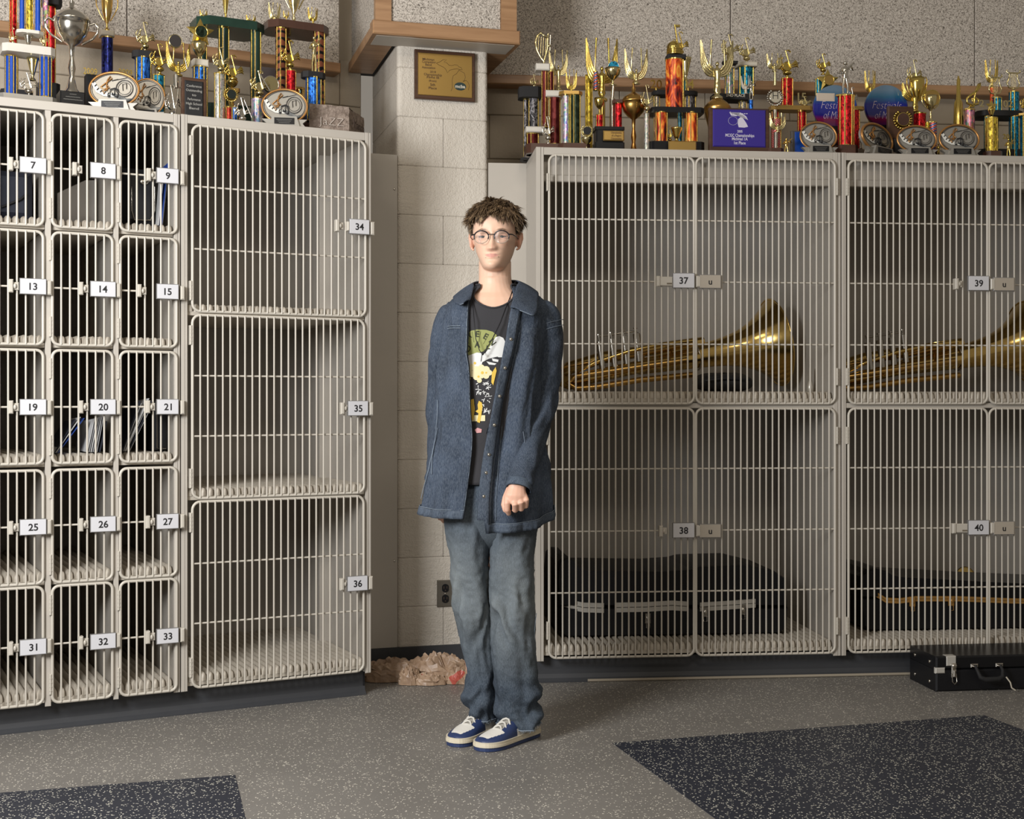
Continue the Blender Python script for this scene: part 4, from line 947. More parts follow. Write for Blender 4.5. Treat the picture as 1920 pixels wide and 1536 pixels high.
t = T('angel_trophy', 'R', 1644, .42, 'gold twisting figure trophy standing between the two blue awards'); t.angel(1622, 1642, 132, 185, M_gold, body=.4); t.rod(1632, 184, 1632, 292, 4, M_gold)
t = T('angel_trophy', 'R', 1716, .23, 'ornate gold winged cup trophy over a red glitter column')
t.angel(1692, 1738, 155, 210, M_gold, body=.5); t.music(1702, 1730, 112, 165, M_pale, .01); t.cup(1700, 1738, 146, 214, M_gold, stem=.35); t.col(1711, 1736, 213, 292, 'red', seg=8, trims=())
t = T('medal_trophy', 'R', 1746, .16, 'gold clock-faced disc trophy on an american flag column'); t.medal(1731, 1760, 170, 200, M_gold, M_goldplate, -.01, wreath=False); t.cup(1728, 1762, 180, 230, M_pale, stem=.45); t.col(1743, 1756, 229, 284, 'usa', trims=()); t.col(1735, 1743, 229, 284, 'goldf', trims=()); t.slab(1732, 1760, 283, 292, M_brownm, .06, name='base')
t = T('music_figure_trophy', 'R', 1758, .09, 'small gold figure between the two right oval plaques'); t.person(1753, 1766, 268, 292, M_gold)
t = T('obelisk_trophy', 'R', 1796, .26, 'tall gold spire trophy between clock disc and pink column'); a, b_, z0, z1 = t.bx(1788, 1806, 142, 290); h = z1-z0; r = (b_-a)/2
B().lathe([(r*.8, 0), (r*.8, h*.2), (r, h*.5), (r*.85, h*.7), (r*.45, h*.75), (r*.35, h*.95), (r*.1, h)], ((a+b_)/2, 0, 0), 10).make('spire', M_gold, t.r)
t = T('column_trophy', 'R', 1817, .18, 'pink foil column trophy topped by a gold treble clef'); t.col(1808, 1827, 206, 288, 'pink', trims=()); t.clef(1810, 1838, 154, 206, M_gold); t.slab(1808, 1827, 204, 208, M_goldplate, .04)
t = T('tiered_trophy', 'R', 1868, .26, 'teal three column trophy with black tier and gold lyres')
t.slab(1826, 1911, 212, 222, M_dark, .16, clip=.03); t.col(1837, 1849, 222, 290, 'teal', -.04); t.col(1885, 1901, 222, 290, 'teal', -.04); t.col(1872, 1882, 222, 290, 'teal', .05); t.slab(1828, 1912, 284, 294, M_dark, .16, name='base')
t.col(1863, 1877, 183, 212, 'teal'); t.lyre(1852, 1880, 138, 184, M_pale); t.text('2', 1840, 194, 13, M_pale, 0, thick=.005, name='numerals'); t.text('02', 1889, 195, 13, M_pale, 0, thick=.005, name='numerals')
t = T('column_trophy', 'R', 1859, .10, 'gold and rainbow column trophy carrying a small gold star figure'); t.col(1849, 1869, 221, 286, 'goldf', trims=(-62, 62, -10)); t.star(1846, 1868, 186, 212, M_gold, -.01); t.vcup(1852, 1866, 205, 222, M_gold); t.slab(1846, 1876, 285, 294, M_brownm, .08, name='base')
t = T('angel_trophy', 'R', 1859, .38, 'tall gold pointed figure trophy behind the teal tier'); t.angel(1848, 1872, 112, 165, M_gold, body=.35); t.rod(1860, 164, 1860, 290, 4, FO['flame'])
t = T('column_trophy', 'R', 1901, .30, 'teal column trophy with gold lyre near the right edge'); t.col(1892, 1910, 172, 290, 'teal', trims=(-62, -20)); t.lyre(1886, 1914, 130, 173, M_pale)
t = T('music_figure_trophy', 'R', 1890, .07, 'small gold year and music figure before the teal columns'); t.text('20', 1886, 256, 9, M_gold, 0, thick=.004, name='numerals'); t.person(1882, 1900, 258, 292, M_gold)
t = T('column_trophy', 'R', 1925, .20, 'dark teal trophy with gold figure cut by the right frame edge'); t.col(1914, 1940, 216, 290, 'teal'); t.music(1912, 1940, 176, 216, M_gold); t.slab(1908, 1940, 214, 218, M_goldplate, .07)
# ------------------------------------------------------------------ instruments, cases and papers
def copy_tree(o, parent=None):
    c = o.copy(); COL.objects.link(c)
    if parent: c.parent = parent
    for ch in list(o.children): copy_tree(ch, c)
    return c
class LF_:
    """local frame of a locker bank: w(px, py, d) gives (x, y, z) for a photo point seen at depth d behind the fronts, relative to origin t0"""
    def __init__(s, fr, t0): s.fr = fr; s.t0 = t0; s.o = (fr[0][0]+fr[1][0]*t0, fr[0][1]+fr[1][1]*t0)
    def __call__(s, px, py, d):
        t, Y = hit(px, *off(s.fr, d)); return (t-s.t0, d, CH+(HY-py)*Y/F)
    def root(s, name, label, cat, group=None):
        o = empty(name, (s.o[0], s.o[1], 0), atan2(s.fr[1][1], s.fr[1][0])); tag(o, label, cat, group); return o
def settle(root, name=None):
    """move an empty's origin to the base of its parts"""
    mn = [1e9]*3; mx = [-1e9]*3
    for c in root.children:
        for v in c.data.vertices:
            for i in range(3): mn[i] = min(mn[i], v.co[i]); mx[i] = max(mx[i], v.co[i])
    d = Vector(((mn[0]+mx[0])/2, (mn[1]+mx[1])/2, mn[2]))
    def sh(o):
        for c in o.children:
            if not c.get('sh') and c.data.users: c.data.transform(Matrix.Translation(-d)); c['sh'] = 1
            sh(c)
    sh(root); root.location = root.location+Matrix.Rotation(root.rotation_euler.z, 3, 'Z') @ d
    def cl(o):
        for c in o.children:
            if 'sh' in c: del c['sh']
            cl(c)
    cl(root); return root
SZ37 = 1.1395
fw = LF_(RF, 0)
tu = fw.root('tuba', 'brass marching tuba lying on its side in cage 37', 'tuba', 'tubas in the upper right cages')
D0 = .42
def q_(px, py, d=D0): return Vector(fw(px, py, d))
# bell: axis from the body to the mouth
m1 = Vector((1.052, .46, SZ37+.192)); m0 = q_(1195, 698, .40)
ax = (m1-m0); Lb = ax.length
prof = []
for k in range(25):
    s_ = k/24; r = .032+.042*s_+.113*max(0, (s_-.40)/.60)**3.4; prof.append((r, s_*Lb))
pin = [(r-.004, z) for r, z in prof[::-1]]
bell = B().lathe(prof+[(prof[-1][0]+.003, Lb+.003)]+pin, m0, 40, axis=ax).make('bell', M_brass, tu)
B().tube([m1+ax.normalized().orthogonal().normalized()*0+Vector((0, 0, 0))+(Matrix.Rotation(a*pi/16, 3, ax.normalized()) @ ax.normalized().orthogonal().normalized())*.1885 for a in range(32)], .0035, 6, closed=True).make('bell_rim', M_brass, bell)
B().tube([m0+ax*.42+(Matrix.Rotation(a*pi/12, 3, ax.normalized()) @ ax.normalized().orthogonal().normalized())*.056 for a in range(24)], .004, 6, closed=True).make('collar_ring', M_nickel, tu)
# main tubes
B().tube([q_(1310, 680, .36), q_(1200, 697, .34), q_(1110, 716, .33), q_(1066, 728, .34), q_(1050, 722, .38), q_(1066, 700, .43), q_(1130, 680, .46), q_(1230, 664, .46), q_(1320, 650, .45)], [.026, .027, .028, .029, .029, .028, .026, .024, .022], 14).make('main_bow', M_brass, tu)
B().tube([q_(1300, 712, .30), q_(1200, 722, .28), q_(1120, 735, .28), q_(1080, 738, .29), q_(1064, 728, .30), q_(1080, 716, .29), q_(1180, 700, .27), q_(1290, 684, .26)], .012, 10).make('tuning_slide', M_brassd, tu)
B().tube([q_(1300, 648, .33), q_(1240, 655, .32), q_(1180, 668, .32), q_(1120, 688, .33), q_(1085, 704, .34), q_(1080, 715, .35), q_(1120, 712, .35), q_(1250, 690, .35)], .0085, 10).make('valve_slide', M_brass, tu)
B().tube([q_(1300, 646, .40), q_(1250, 652, .39), q_(1290, 660, .39), q_(1235, 665, .38)], .007, 8).make('valve_slide', M_brass, tu)
B().tube([q_(1290, 655, .37), q_(1190, 676, .36), q_(1100, 690, .37), q_(1060, 697, .38), q_(1035, 706, .40)], [.007, .007, .006, .006, .005], 8).make('lead_pipe', M_brassd, tu)
for k in range(4):
    px = 1124+k*23; a = q_(px+6, 702-k*5, .33); b_ = q_(px+2, 668-k*6, .33); c = q_(px, 650-k*5, .33); e = q_(px-2, 638-k*4, .33)
    v = B().cyl(a, b_, .013, 12).cyl(b_, c, .0155, 12).make('valve', M_nickel, tu)
    B().cyl(c, e, .0035, 8).cyl(e, e+Vector((0, 0, .004)), .009, 10).make('valve_button', M_nickel, v)
B().tube([q_(1122, 640, .36), q_(1150, 636, .36), q_(1190, 630, .36), q_(1200, 637, .35), q_(1202, 656, .34)], .0035, 6).make('linkage_bar', M_nickel, tu)
for k in range(3): B().tube([q_(1150+k*52, 712-k*11, .29), q_(1156+k*52, 684-k*10, .40)], .0045, 6).make('brace', M_brassd, tu)
# rest on the shelf
settle(tu); 
zs = tu.location.z; tu.location.z = SZ37
t2 = copy_tree(tu); t2.location = tu.location+Vector((cos(AR), sin(AR), 0))*1.149; tag(t2, 'brass marching tuba lying in cage 39, its bell out of frame', 'tuba', 'tubas in the upper right cages')
tag(tu, 'brass marching tuba lying on its side in cage 37', 'tuba')
o = fw.root('gig_bag', 'soft black instrument cover under the tuba bell in cage 37', 'bag')
b = B(); c = fw(1345, 740, .25)
b.grid(lambda u_, v_: (lambda p: (p[0], p[1], max(SZ37+.0005, p[2])))(tuple(Vector((c[0]+.125*cos(2*pi*u_)*sin(pi*v_)**.6, .155+.115*sin(2*pi*u_)*sin(pi*v_)**.6, SZ37+.036-.036*cos(pi*v_)))+noise.noise_vector(Vector((cos(2*pi*u_)*3, sin(2*pi*u_)*3, v_*3)))*.006)), 28, 14, closeu=True)
b.make('cover', M_dark, o); B().tube([(c[0]-.1, .05, SZ37+.04), (c[0]-.03, .035, SZ37+.05), (c[0]+.08, .045, SZ37+.045)], .006, 6).make('strap', M_black, o); settle(o)
for fr_, px, sh_, lb in ((RF, 1519, 0, 'small pale mouthpiece standing on the shelf of cage 37'),):
    o = fw.root('mouthpiece', lb, 'mouthpiece'); p = fw(1519, 742, .20); z0 = SZ37
    B().lathe([(.0115, z0), (.0135, z0+.004), (.014, z0+.018), (.010, z0+.034), (.005, z0+.046), (.0055, z0+.075), (.004, z0+.098)], (p[0], p[1], 0), 14).make('mouthpiece_body', mat('pale_plated_metal', (206, 200, 188), .3, .4), o); settle(o)
# moulded cases (outline extruded in depth, bulged)
def case(label, outline, zsplit, d0, d1, band, latches, zfloor, extra=None):
    o = fw.root('instrument_case', label, 'case', 'moulded cases in the lower right cages')
    def shell(pts, name, m):
        n = len(pts); cx = sum(p[0] for p in pts)/n; cz = sum(p[1] for p in pts)/n; b = B(); rows = []
        for (y, s_) in ((d0+.0, .93), (d0+.008, .965), (d0+.03, 1), (d1-.03, 1), (d1, .95)):
            rows += [(cx+(x-cx)*(1-(1-s_)*.35), y, cz+(z-cz)*s_) for x, z in pts]
        fs = [tuple(range(n)), tuple(range(5*n-1, 4*n-1, -1))]
        for j in range(4): fs += [(j*n+k, (j+1)*n+k, (j+1)*n+(k+1) % n, j*n+(k+1) % n) for k in range(n)]
        b.add(rows, fs, False)
        if b.f[0]: pass
        return b.make(name, m, o)
    top = [(x, z) for x, z in outline[0]]; bot = [(x, z) for x, z in outline[1]]
    shell(top, 'lid', M_blackgloss if extra else M_black); sh2 = shell(bot, 'body', M_black)
    for (pts, h, m, nm) in band:
        for sgn, nm2 in ((1, nm), (-1, nm)):
            b = B(); pp = [(x, d0-.006+dy, z+sgn*h*.52) for x, z, dy in pts]
            n = len(pp); vs = []
            for (x, y, z) in pp: vs += [(x, y, z-h*.45), (x, y, z+h*.45), (x, y+.016, z+h*.45), (x, y+.016, z-h*.45)]
            fs = [(3, 2, 1, 0), (4*n-4, 4*n-3, 4*n-2, 4*n-1)]
            for k in range(n-1):
                for j in range(4): fs.append((4*k+j, 4*k+(j+1) % 4, 4*k+4+(j+1) % 4, 4*k+4+j))
            b.add(vs, fs).make(nm, m, o)
    for (x, z, m) in latches:
        b = B(); b.bbox(x-.012, x+.012, d0-.014, d0-.004, z-.022, z+.018, .003); b.ball((x, d0-.014, z-.002), .009, 8, sc=(.9, .5, 1.2)); l_ = b.make('latch', m, o)
        B().tube([(x-.007, d0-.012, z-.02), (x-.007, d0-.014, z-.04), (x+.007, d0-.014, z-.04), (x+.007, d0-.012, z-.02)], .0014, 5, closed=True).make('latch_loop', m, l_)
    return settle(o)
zf = .1535
def OX(px, d=.16): return fw(px, 900, d)[0]
def OZ(py, px, d=.16): return fw(px, py, d)[2]
zb_ = OZ(1139, 1200); 
top = [(OX(p), OZ(y, p)) for p, y in ((1046, 1139), (1043, 1090), (1046, 1056), (1056, 1047), (1070, 1048), (1082, 1064), (1096, 1070), (1160, 1071), (1240, 1072), (1296, 1068), (1312, 1063), (1325, 1062), (1405, 1060), (1420, 1064), (1455, 1072), (1476, 1086), (1480, 1139))]
bot = [(top[0][0], top[0][1]-.002), (top[-1][0], top[-1][1]-.002), (OX(1478), zf+.02), (OX(1466), zf+.001), (OX(1058), zf+.001), (OX(1048), zf+.02)]
top = top[::-1]; bot = bot[::-1]
silver = mat('aluminium_band', (196, 192, 184), .35, .35)
cs = case('black moulded tuba case with silver bands in cage 38', (top, bot), 0, .16, .60,
     [([(OX(p), OZ(y, p), d_) for p, y, d_ in ((1049, 1131, .05), (1070, 1135, .012), (1095, 1139, 0), (1132, 1140, 0))], .020, silver, 'metal_band'), ([(OX(p), OZ(y, p), 0) for p, y in ((1155, 1139), (1210, 1138), (1260, 1135), (1288, 1137))], .020, silver, 'metal_band'),
      ([(OX(p), OZ(y, p), 0) for p, y in ((1312, 1138), (1360, 1135), (1416, 1131))], .018, silver, 'metal_band')],
     [(OX(1214), OZ(1158, 1214), M_nickel), (OX(1321), OZ(1146, 1321), M_nickel), (OX(1392), OZ(1142, 1392), M_nickel)], zf)
top = [(OX(p), OZ(y, p)) for p, y in ((1616, 1122), (1612, 1100), (1613, 1082), (1622, 1078), (1632, 1070), (1646, 1067), (1662, 1070), (1676, 1080), (1700, 1084), (1780, 1088), (1860, 1093), (1950, 1097), (2020, 1100), (2030, 1128))]
bot = [(top[0][0], top[0][1]-.002), (top[-1][0], top[-1][1]-.002), (OX(2028), zf+.02), (OX(2018), zf+.001), (OX(1632), zf+.001), (OX(1620), zf+.02)]
gb = mat('brass_band', (190, 144, 78), .35, .5)
case('black instrument case with brass trim and two latches in cage 40', (top[::-1], bot[::-1]), 0, .18, .52,
     [([(OX(p), OZ(y, p), d_) for p, y, d_ in ((1612, 1098, .03), (1640, 1112, .01), (1664, 1127, 0), (1690, 1128, 0), (1720, 1124, 0), (1800, 1124, 0), (1900, 1128, 0), (2020, 1130, 0))], .011, gb, 'brass_band')],
     [(OX(1713), OZ(1128, 1713), gb), (OX(1786), OZ(1127, 1786), gb)], zf, True)
o = fw.root('brass_horn', 'round brass horn bell showing above the case in cage 40', 'horn'); p = fw(1806, 1083, .66)
B().lathe([(.008, -.12), (.010, -.06), (.02, -.02), (.045, .0), (.052, .006), (.045, .004)], (p[0], p[1]-.02, p[2]), 24, axis=(.15, -1, .25)).make('bell', M_brass, o)
B().tube([(p[0], p[1]+.06, p[2]-.03), (p[0]+.01, p[1]+.07, zf+.06), (p[0]+.0, p[1]+.05, zf+.012), (p[0]-.1, p[1]+.05, zf+.012), (p[0]-.2, p[1]+.05, zf+.02)], .010, 8).make('tube', M_brass, o); settle(o)
# flat black case on the floor at the right
fx = (1.602, 4.936); an = radians(7)
o = empty('flute_case' if False else 'trombone_case', (fx[0], fx[1], 0), an); tag(o, 'black flat instrument case with handle and steel latches on the floor', 'case')
CL = .72; CD = .232
B().bbox(0, CL, 0, CD, .001, .082, .006).make('case_body', M_black, o); B().bbox(.0, CL, 0, CD, .0835, .134, .006).make('case_lid', M_blackgloss, o)
b = B(); b.bbox(.040, .078, -.004, .002, .098, .134, .002); b.box(.040, .078, .0, .03, .134, .1355); b.make('hinge_plate', silver, o)
b = B(); b.bbox(-.003, .035, -.003, .012, .07, .092, .003); b.make('corner_guard', silver, o)
def flatch(x):
    b = B(); b.bbox(x-.010, x+.010, -.010, .0, .055, .108, .003); b.ball((x, -.011, .098), .011, 10, sc=(1, .5, 1)); b.bbox(x-.006, x+.006, -.017, -.008, .058, .084, .003)
    l_ = b.make('latch', M_nickel, o); B().tube([(x-.008, -.008, .07), (x-.009, -.012, .04), (x, -.012, .030), (x+.009, -.012, .04), (x+.008, -.008, .07)], .0018, 6).make('latch_loop', M_nickel, l_)
flatch(.068); flatch(.55)
h = B().tube([(.150, -.012, .098), (.150, -.03, .082), (.156, -.04, .06), (.175, -.044, .052), (.225, -.044, .052), (.244, -.04, .06), (.25, -.03, .082), (.25, -.012, .098)], [.006, .006, .008, .010, .010, .008, .006, .006], 8).make('handle', M_dark, o)
for x in (.15, .25): b = B(); b.bbox(x-.015, x+.015, -.008, .0, .09, .104, .003); b.tube([(x-.01, -.01, .097), (x, -.02, .095), (x+.01, -.01, .097)], .003, 5); b.make('handle_bracket', M_nickel, h)
B().tube([(.256, -.045, .06), (.27, -.05, .04), (.275, -.05, .02), (.29, -.05, .01)], .003, 5).make('tag_string', M_cream, h)
for y, z in ((.055, .03), (.055, .105), (.185, .03), (.185, .105)): B().ball((-.001, y, z), .007, 10, sc=(.6, 1, 1)).make('stud', M_nickel, o)
# crumpled bag
o = empty('plastic_bag', (0, 0, 0)); tag(o, 'crumpled tan plastic bag with red print on floor by pilaster', 'bag')
n = NT('tan_plastic_film'); v = n.coord(); n.rm(.45, 0, .5)
red = n.math('GREATER_THAN', n.noise(v, 9, 2), .655); n.base(n.mix(red, n.ramp(n.noise(v, 20, 4), [(.3, lin((136, 110, 88))), (.7, lin((176, 148, 122)))]), lin((178, 84, 70)))); n.bump(n.noise(v, 40, 3, .5, 1.5), .2, .006)
bm_ = n.m
def lump(cx, cy, rx, ry, h, seed, name):
    b = B()
    def f(u_, v_):
        a = 2*pi*u_; r = sin(pi*v_*.5)**.8 if v_ < 1 else 1; q = Vector((cos(a)*r*1.6+seed, sin(a)*r*1.6, v_*1.5+seed*.3))
        rg = 1-abs(noise.noise(q*1.5))*2.6; rg2 = abs(noise.noise(q*3.6)); k = 1+.25*noise.noise(q)+.25*rg2-.06*rg
        z = h*(cos(pi*v_*.5)**.6)*(.62+.30*rg)+.02*rg2*(1-v_)
        j_ = noise.noise_vector(Vector((u_*37.3, v_*23.1, seed)))*.006*(1-v_*.4); return (cx+rx*cos(a)*r*k+j_.x, cy+ry*sin(a)*r*k+j_.y, max(.001, z+.002+j_.z*.5*(1-v_)))
    b.grid(f, 36, 13, closeu=True, smooth=False); return b.make(name, bm_, o)
def gp(px, Y): return (px-960)/F*Y
lump(gp(822, 5.16), 5.16, .125, .07, .112, 1.3, 'film'); lump(gp(735, 5.13), 5.15, .115, .06, .09, 4.1, 'film'); lump(gp(768, 5.06), 5.07, .04, .03, .075, 7.7, 'handle_knot'); lump(gp(862, 5.14), 5.10, .06, .04, .07, 9.2, 'film'); lump(gp(800, 5.05), 5.07, .07, .03, .045, 2.2, 'film')
settle(o)
# contents of the small cages
fl = LF_(LF, 0)
def leaf(root, name, p0, p1, th, d0, d1, m, zmin=None):
    """a flat sheet seen on edge, from the photo point p0 (foot) to p1 (head)"""
    a = fl(p0[0], p0[1], d0); c = fl(p1[0], p1[1], d0); z0 = a[2] if zmin is None else max(a[2], zmin)
    B().add([(a[0], d0, z0), (a[0]+th, d0, z0), (c[0]+th, d0, c[2]), (c[0], d0, c[2]), (a[0], d1, z0), (a[0]+th, d1, z0), (c[0]+th, d1, c[2]-.01), (c[0], d1, c[2]-.01)], [(0, 1, 2, 3), (7, 6, 5, 4), (0, 4, 5, 1), (1, 5, 6, 2), (2, 6, 7, 3), (3, 7, 4, 0)]).make(name, m, root)
blue = mat('blue_folder', (40, 72, 150), .4); whp = mat('paper', (200, 200, 200), .6); navy = mat('navy_cloth', (26, 30, 44), .7)
o = fl.root('instrument_bag', 'navy black soft case standing inside cage 7', 'bag'); a = fl(2, 414, .12); c = fl(50, 322, .12)
B().bbox(-1.352, c[0]+.02, .12, .5, 1.716, c[2], .02).make('bag_body', navy, o); B().tube([(a[0], .115, 1.75), (a[0]+.06, .112, 1.78), (c[0], .115, 1.80)], .004, 5).make('zip', M_dark, o); settle(o)
o = fl.root('folder_sheet', 'pale grey sheet leaning against the side of cage 8', 'sheet'); a = fl(101, 425, .30); b_ = fl(180, 425, .30)
B().prism([(a[0]+.012, 1.716), (b_[0], 1.716), (b_[0], fl(176, 338, .3)[2]), (fl(160, 338, .3)[0], fl(160, 338, .3)[2]), (a[0]+.012, fl(104, 362, .3)[2])], .30, .306).make('sheet', mat('grey_white_board', (186, 184, 182), .5), o); settle(o)
o = fl.root('lunch_bag', 'black zipped case with silver buckle standing in cage 9', 'bag'); a = fl(226, 425, .08); c = fl(292, 318, .08)
B().bbox(a[0]+.004, c[0], .08, .40, 1.7145, c[2], .02).make('bag_body', mat('black_nylon', (24, 25, 30), .5), o)
B().tube([(fl(p_, y_, .078)[0], .078, fl(p_, y_, .078)[2]) for p_, y_ in ((247, 350), (247, 395), (252, 412), (282, 413), (290, 395), (290, 350))], .0022, 6).make('piping', M_nickel, o)
k_ = fl(270, 341, .075); B().ball(k_, .014, 12, sc=(1.2, .5, .8)).make('buckle', M_nickel, o); settle(o)
for (p0, p1, m, nm, lb, dd_) in (((296, 424), (306, 322), whp, 'paper_sheaf', 'white paper sheaf beside the black case in cage 9', .06), ((302, 424), (314, 306), blue, 'folder', 'blue folder standing upright at the right of cage 9', .06)):
    o = fl.root(nm, lb, 'folder', 'folders leaning in the small cages'); leaf(o, 'cover', p0, p1, .0035, dd_, .3, m, 1.7145); leaf(o, 'pages', (p0[0]+1.9, p0[1]), (p1[0]+1.9, p1[1]+3), .002, dd_+.004, .29, whp if m is blue else blue, 1.7145); settle(o)
zs20 = .925
for i, (p0, p1, m, lb) in enumerate((((101, 850), (141, 786), navy, 'dark folder leaning left in cage 20, lowest of the slanted ones'), ((104, 850), (150, 782), whp, 'white papers slanted in cage 20 between two folders'), ((108, 850), (157, 784), blue, 'blue folder leaning left in cage 20'))):
    o = fl.root('folder', lb, 'folder', 'folders leaning in the small cages'); leaf(o, 'cover', p0, p1, .0035 if i != 1 else .003, .06+.002*i, .30, m, zs20); leaf(o, 'pages', (p0[0]-.8, p0[1]), (p1[0]-.8, p1[1]+4), .0012, .064+.002*i, .29, whp, zs20); settle(o)
o = fl.root('paper_stack', 'thick sheaf of white pages leaning right in cage 20', 'papers')
for k in range(6): leaf(o, 'page', (163+k*3.6, 848), (176+k*3.4, 786-k*.8), .0026, .05+.001*k, .30, whp if k % 2 == 0 else mat('grey_paper', (150, 150, 154), .6), zs20)
leaf(o, 'cover', (186, 848), (199, 790), .004, .05, .30, navy, zs20); settle(o)
for i, (p0, p1, m, lb) in enumerate((((229, 846), (262, 752), navy, 'dark folder leaning right in cage 21, leftmost'), ((234, 846), (278, 747), whp, 'white papers fanned beside the black binder in cage 21'), ((240, 846), (284, 752), navy, 'black folder with pale pages leaning against the binder in cage 21'))):
    o = fl.root('folder', lb, 'folder', 'folders leaning in the small cages'); leaf(o, 'cover', p0, p1, .004, .06+.002*i, .30, m, zs20); leaf(o, 'pages', (p0[0]+2.4, p0[1]), (p1[0]+2.4, p1[1]+4), .002, .064+.002*i, .29, whp, zs20); settle(o)
o = fl.root('binder', 'black ring binder standing upright in cage 21', 'binder'); a = fl(290, 846, .07); c = fl(317, 752, .07)
B().bbox(a[0], c[0], .07, .34, zs20+.002, c[2], .012).make('cover', M_black, o); B().tube([(a[0]+.008, .069, c[2]-.02), (a[0]+.008, .069, zs20+.01), (c[0]-.01, .069, zs20+.008)], .0014, 5).make('spine_edge', M_nickel, o); settle(o)
# ------------------------------------------------------------------ person
PX, PY = -.055, 4.27
def Wp(px, py, dy=0):
    Y = PY+dy; return Vector(((px-960)/F*Y-PX, dy, CH+(HY-py)*Y/F))
kk = PY/F
def m_denim(name, a, b_, fade=None):
    n = NT(name); v = n.coord(); big = n.noise(v, 7, 4, .6); fine = n.noise(n.coord((1, 1, .25)), 420, 2, .7)
    c = n.ramp(big, [(.3, lin(a)), (.7, lin(b_))])
    if fade:
        sx = n.n('ShaderNodeSeparateXYZ'); n.l(v, sx.inputs[0]); z = sx.outputs[2]
        f = n.math('MULTIPLY', n.math('SMOOTH_MIN', n.math('MAXIMUM', n.math('SUBTRACT', 1, n.math('MULTIPLY', n.math('ABSOLUTE', n.math('SUBTRACT', z, .48)), 3.4)), 0), 1), n.noise(n.coord((1, 1, .4)), 6, 3))
        c = n.mix(n.math('MULTIPLY', f, 1.1), c, lin(fade))
    c = n.mix(n.math('MULTIPLY', n.math('SUBTRACT', fine, .35), .55), c, lin((150, 160, 172)))
    n.base(c); n.rm(.9, 0, .15); n.bump(n.math('ADD', fine, n.math('MULTIPLY', n.noise(v, 40, 3), .4)), .5, .003); return n.m
M_jacket = m_denim('dark_blue_denim', (34, 41, 52), (60, 70, 86))
M_jacketin = m_denim('denim_inside', (30, 36, 46), (44, 52, 64))
M_thread = m_denim('faded_denim_edge', (84, 94, 108), (132, 142, 152))
M_jeans = m_denim('washed_denim', (40, 48, 58), (66, 76, 87), (136, 141, 139))
M_shirt = mat('charcoal_cotton', (46, 45, 48), .9, bump=(300, .3), var=.08)
# ---- body
def P_(px, py, dy): return Wp(px, py, dy)
body = B()
def loft(b, rows, seg=28, p=2.0):
    """rows: (centre vector, half width x, half depth y, yaw)"""
    vs = []
    for (c, a, d, *yw) in rows:
        for k in range(seg):
            t = 2*pi*k/seg; cs, sn = cos(t), sin(t)
            vs.append(Vector((a*abs(cs)**(2/p)*(1 if cs > 0 else -1), d*abs(sn)**(2/p)*(1 if sn > 0 else -1), 0))+c)
    fs = []
    for j in range(len(rows)-1): fs += [(j*seg+k, j*seg+(k+1) % seg, (j+1)*seg+(k+1) % seg, (j+1)*seg+k) for k in range(seg)]
    n = len(rows); fs += [tuple(range(seg-1, -1, -1)), tuple(range((n-1)*seg, n*seg))]
    if rows[0][0].z > rows[-1][0].z: fs = [f[::-1] for f in fs]
    return b.add(vs, fs, True)
TR = [(990, 925, 88, .095), (930, 925, 86, .095), (860, 924, 82, .09), (760, 924, 86, .10), (680, 925, 92, .108), (620, 926, 96, .103), (590, 927, 94, .092), (574, 928, 84, .080), (560, 928, 66, .070), (551, 929, 46, .060), (543, 929, 37, .056), (534, 929, 32, .053), (522, 928, 30, .051)]
loft(body, [(Wp(px, py, .0), a*kk, d) for py, px, a, d in TR])
body.tube([Wp(929, 585, .012), Wp(929, 560, .012), Wp(929, 538, .008), Wp(928, 515, .004), Wp(928, 490, .006)], [.064, .058, .0545, .053, .053], 22)
for q, s1 in ((-1, 0), (1, 0)):   # collar bones and neck muscles
    body.tube([Wp(929+q*10, 573, -.058), Wp(929+q*34, 566, -.062), Wp(929+q*62, 560, -.035)], [.006, .008, .010], 8)
    body.tube([Wp(929+q*6, 572, -.048), Wp(929+q*16, 545, -.034), Wp(929+q*22, 520, -.012)], [.006, .010, .010], 8)
armR = [(1024, 592, .005), (1024, 640, .01), (1022, 700, .012), (1015, 762, .0), (1000, 820, -.06), (984, 872, -.125), (970, 918, -.178)]
armL = [(842, 592, .02), (830, 640, .03), (824, 700, .045), (822, 780, .055), (826, 860, .05), (834, 920, .04), (838, 955, .03)]
body.tube([P_(*p) for p in [(990, 585, .0)]+armR], [.030, .034, .033, .032, .031, .029, .027, .026], 14)
body.tube([P_(*p) for p in [(868, 585, .01)]+armL], [.028, .028, .027, .026, .026, .025, .024, .024], 14)
legA = [(885, 985, .02), (887, 1100, .02), (895, 1200, .03), (903, 1290, .04), (908, 1350, .05)]; legB = [(958, 985, -.01), (960, 1100, -.02), (963, 1200, -.03), (968, 1290, -.01), (972, 1352, -.005)]
for lg in (legA, legB): body.tube([P_(*p) for p in lg], [.075, .066, .052, .042, .036], 16)
